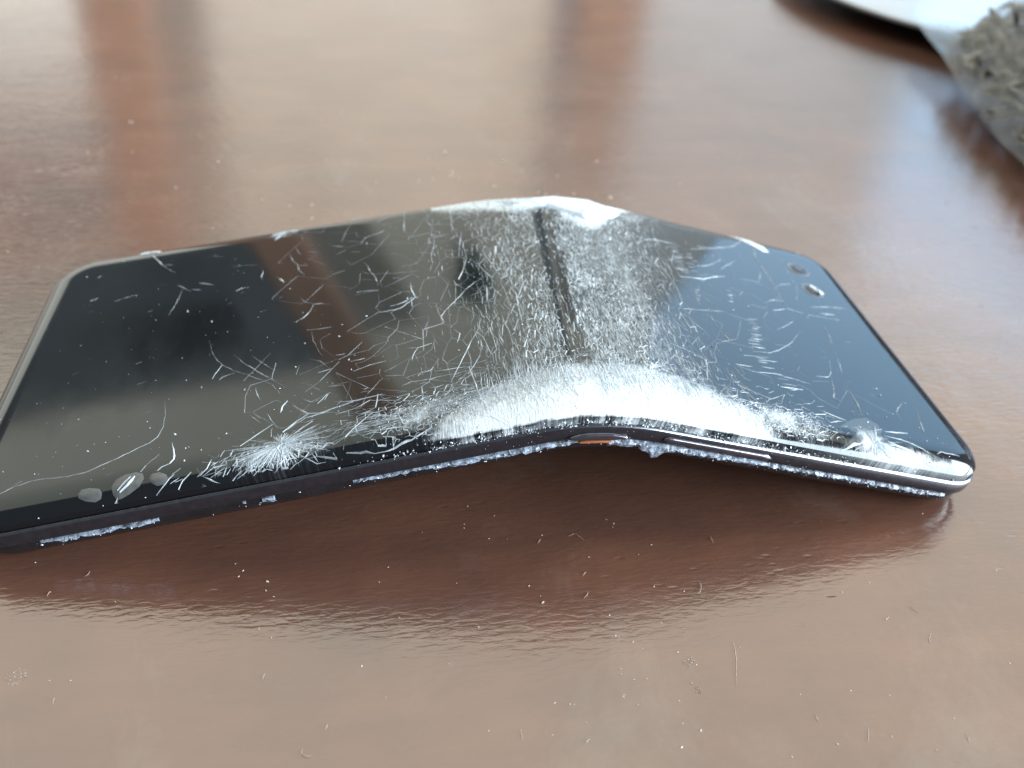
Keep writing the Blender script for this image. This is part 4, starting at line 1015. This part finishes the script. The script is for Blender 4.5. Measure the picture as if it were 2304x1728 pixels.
def lint(pts, r, label, group=None):
    V, F = [], []
    P3 = []
    for a, b in zip(pts[:-1], pts[1:]):
        for k in range(4):
            t = k / 4
            P3.append((a[0] + (b[0] - a[0]) * t, a[1] + (b[1] - a[1]) * t))
    P3.append(tuple(pts[-1]))
    # smooth the corners
    for _ in range(2):
        P3 = [P3[0]] + [tuple((P3[i - 1][k] + 2 * P3[i][k] + P3[i + 1][k]) / 4 for k in (0, 1)) for i in range(1, len(P3) - 1)] + [P3[-1]]
    n = len(P3)
    for i, (x, y) in enumerate(P3):
        a, b = P3[max(0, i - 1)], P3[min(n - 1, i + 1)]
        d = Vector((b[0] - a[0], b[1] - a[1], 0)).normalized()
        nn = Vector((-d.y, d.x, 0))
        k = .35 + .65 * math.sin(math.pi * i / (n - 1))
        c = Vector((x, y, TZ / MM + r * 1.1 + .15 * math.sin(math.pi * i / (n - 1))))
        for q in range(4):
            an = q * math.pi / 2
            V.append((c + nn * r * k * math.cos(an) + Vector((0, 0, r * k * math.sin(an)))) * MM)
    for i in range(n - 1):
        for q in range(4):
            F.append((i * 4 + q, i * 4 + (q + 1) % 4, i * 4 + 4 + (q + 1) % 4, i * 4 + 4 + q))
    o = new_obj("lint_fibre", V, F, M_FIBRE)
    tag(o, label, "fibre", group)
    return o


SPECIAL = {0: "branched pale fibre lying in the dark reflection below the fold", 8: "hooked pale fibre at the lower edge of the dark reflection, right of the fold", 9: "longest straight pale fibre on the bare table in front of the phone"}
for i, f in enumerate(FIBRES):
    lint(f, .038, SPECIAL.get(i, "short pale lint fibre on the table in front of the phone"), None if i in SPECIAL else "lint fibres in front of the phone")

# a tuft of dust at the lower left, and two clusters right of it
def tuft(cx, cy, R, n, label):
    V, F = [], []
    for _ in range(n):
        a, r = rnd.uniform(0, 6.28), R * math.sqrt(rnd.random())
        shard_mesh(V, F, Vector((cx + r * math.cos(a), cy + r * math.sin(a), TZ / MM + .06)) * MM, rnd.choice((.05, .07, .1)) * MM)
    o = new_obj("dust_tuft", V, F, M_FIBRE, smooth=False)
    tag(o, label, "dust")


tuft(-77.8, -18.0, 1.3, 70, "round smudge of pale dust on the table at the lower left")
tuft(7.9, -23.8, .9, 40, "cluster of white dust on the table in front of the phone, upper of two")
tuft(7.8, -28.3, .6, 26, "small cluster of white dust in front of the phone, lower of two")

# ---------------------------------------------------------------- plate
def plate():
    cx, cy, R = 276.0, 319.0, 115.0
    prof_ = [(0, 3.2), (60, 3.2), (70, 4.0), (80, 4.8), (100, 7.0), (112, 8.5), (114.4, 8.6), (115, 8.0), (114, 6.9), (100, 5.0), (80, 3.0), (70, 1.6), (66, 1.0), (64, .02), (60, .02), (59, 1.2), (0, 1.2)]
    n = 96
    V, F = [], []
    for r, z in prof_:
        for i in range(n):
            a = 2 * math.pi * i / n
            V.append(Vector((cx + max(r, .01) * math.cos(a), cy + max(r, .01) * math.sin(a), TZ / MM + z)) * MM)
    for k in range(len(prof_) - 1):
        for i in range(n):
            j = (i + 1) % n
            F.append((k * n + i, (k + 1) * n + i, (k + 1) * n + j, k * n + j))
    o = new_obj("plate", V, F, M_PLATE)
    tag(o, "white plate rim at the upper right edge of the picture, behind the plastic bag", "plate")


plate()

# ---------------------------------------------------------------- plastic bag of dried leaves
BX, BY, BA, BB = 246.0, 168.0, 84.0, 78.0


def bag_z(u, w):
    """upper and lower film heights at pillow coordinates -1..1"""
    rho = (abs(u) ** 3.2 + abs(w) ** 3.2) ** (1 / 3.2)
    k = max(0, 1 - rho ** 3) ** .75
    tilt = 6 * sstep(-.2, 1, w)
    top = 5 + 34 * k + tilt
    bot = 5 - 4.2 * k + tilt * (1.0 if w > .2 else .6)
    return top, bot, k


def make_film_material():
    mt, nt, b = mat_new("clear_plastic_film")
    out = nt.nodes["Material Output"]
    tr = nd(nt, "ShaderNodeBsdfTransparent")
    tr.inputs[0].default_value = (.93, .94, .95, 1)
    b.inputs["Base Color"].default_value = (.45, .47, .48, 1)
    b.inputs["Roughness"].default_value = .16
    n = nd(nt, "ShaderNodeTexNoise", i_Scale=55.0, i_Detail=4.0, i_Distortion=.8)
    lk(nt, coords(nt, 1, 1, 1), n.inputs["Vector"])
    bp = nd(nt, "ShaderNodeBump", i_Strength=.6, i_Distance=.004)
    lk(nt, n.outputs[0], bp.inputs["Height"])
    lk(nt, bp.outputs[0], b.inputs["Normal"])
    lw = nd(nt, "ShaderNodeLayerWeight", i_Blend=.35)
    lk(nt, bp.outputs[0], lw.inputs["Normal"])
    mr = nd(nt, "ShaderNodeMapRange", i_1=0, i_2=1, i_3=.08, i_4=.42)
    lk(nt, lw.outputs["Facing"], mr.inputs[0])
    ms = nd(nt, "ShaderNodeMixShader")
    lk(nt, mr.outputs[0], ms.inputs[0])
    lk(nt, tr.outputs[0], ms.inputs[1])
    lk(nt, b.outputs[0], ms.inputs[2])
    lk(nt, ms.outputs[0], out.inputs[0])
    return mt


M_FILM = make_film_material()
V, F = [], []
N = 64
for side in (0, 1):
    b0 = len(V)
    for i in range(N + 1):
        for j in range(N + 1):
            # map square grid to squircle
            u, w = -1 + 2 * i / N, -1 + 2 * j / N
            t, bt, k = bag_z(u * .995, w * .995)
            z = t if side == 0 else bt
            q = mnoise.noise((u * 4.2, w * 4.2, side * 5)) * 5 + mnoise.noise((u * 11, w * 11, 7 + side)) * 2.2
            z += q * min(1, k * 2 + .12) * (1 if side == 0 else .25)
            z = max(z, TZ / MM + .15)
            V.append(Vector((BX + u * BA + .24 * w * BB + mnoise.noise((w * 3, u * 2, 4)) * 1.5, BY + w * BB, z)) * MM)
    for i in range(N):
        for j in range(N):
            a = b0 + i * (N + 1) + j
            f = (a, a + N + 1, a + N + 2, a + 1)
            F.append(f if side == 0 else tuple(reversed(f)))
bag = new_obj("plastic_bag", V, F, M_FILM)
tag(bag, "clear plastic bag full of dried grey brown leaves at the upper right", "bag")

# contents
V, F = [], []
for _ in range(1500):
    while True:
        u, w = rnd.uniform(-.96, .9), rnd.uniform(-.9, .93)
        t, bt, k = bag_z(u, w)
        if k > .1: break
    z = bt + (t - bt) * (.2 + .75 * rnd.random() ** .6)
    c = Vector((BX + u * BA + .24 * w * BB, BY + w * BB, z))
    a, el = rnd.uniform(0, 6.28), rnd.gauss(0, .35)
    d = Vector((math.cos(a) * math.cos(el), math.sin(a) * math.cos(el), math.sin(el)))
    sd = d.cross(Vector((rnd.gauss(0, .6), rnd.gauss(0, .6), 1))).normalized()
    up = sd.cross(d)
    ln, wd, cv = rnd.uniform(8, 24) * (.4 + .6 * k), rnd.uniform(1.5, 5.0), rnd.uniform(-4, 4)
    b0 = len(V)
    for i in range(6):
        q = i / 5 - .5
        p = c + d * ln * q + up * cv * (4 * q * q - .5)
        hw = wd * (.25 + .75 * math.cos(q * math.pi)) * .5
        lim = lambda P_: Vector((P_.x, P_.y, max(P_.z, TZ / MM + .4)))
        V += [lim(p + sd * hw) * MM, lim(p + up * hw * .5) * MM, lim(p - sd * hw) * MM]
    for i in range(5):
        for k2 in (0, 1):
            q = b0 + i * 3 + k2
            F.append((q, q + 3, q + 4, q + 1))
lv = new_obj("dried_leaves", V, F, M_LEAF)
tag(lv, "curled dried grey brown leaves packed inside the clear bag", "leaves", kind="stuff")
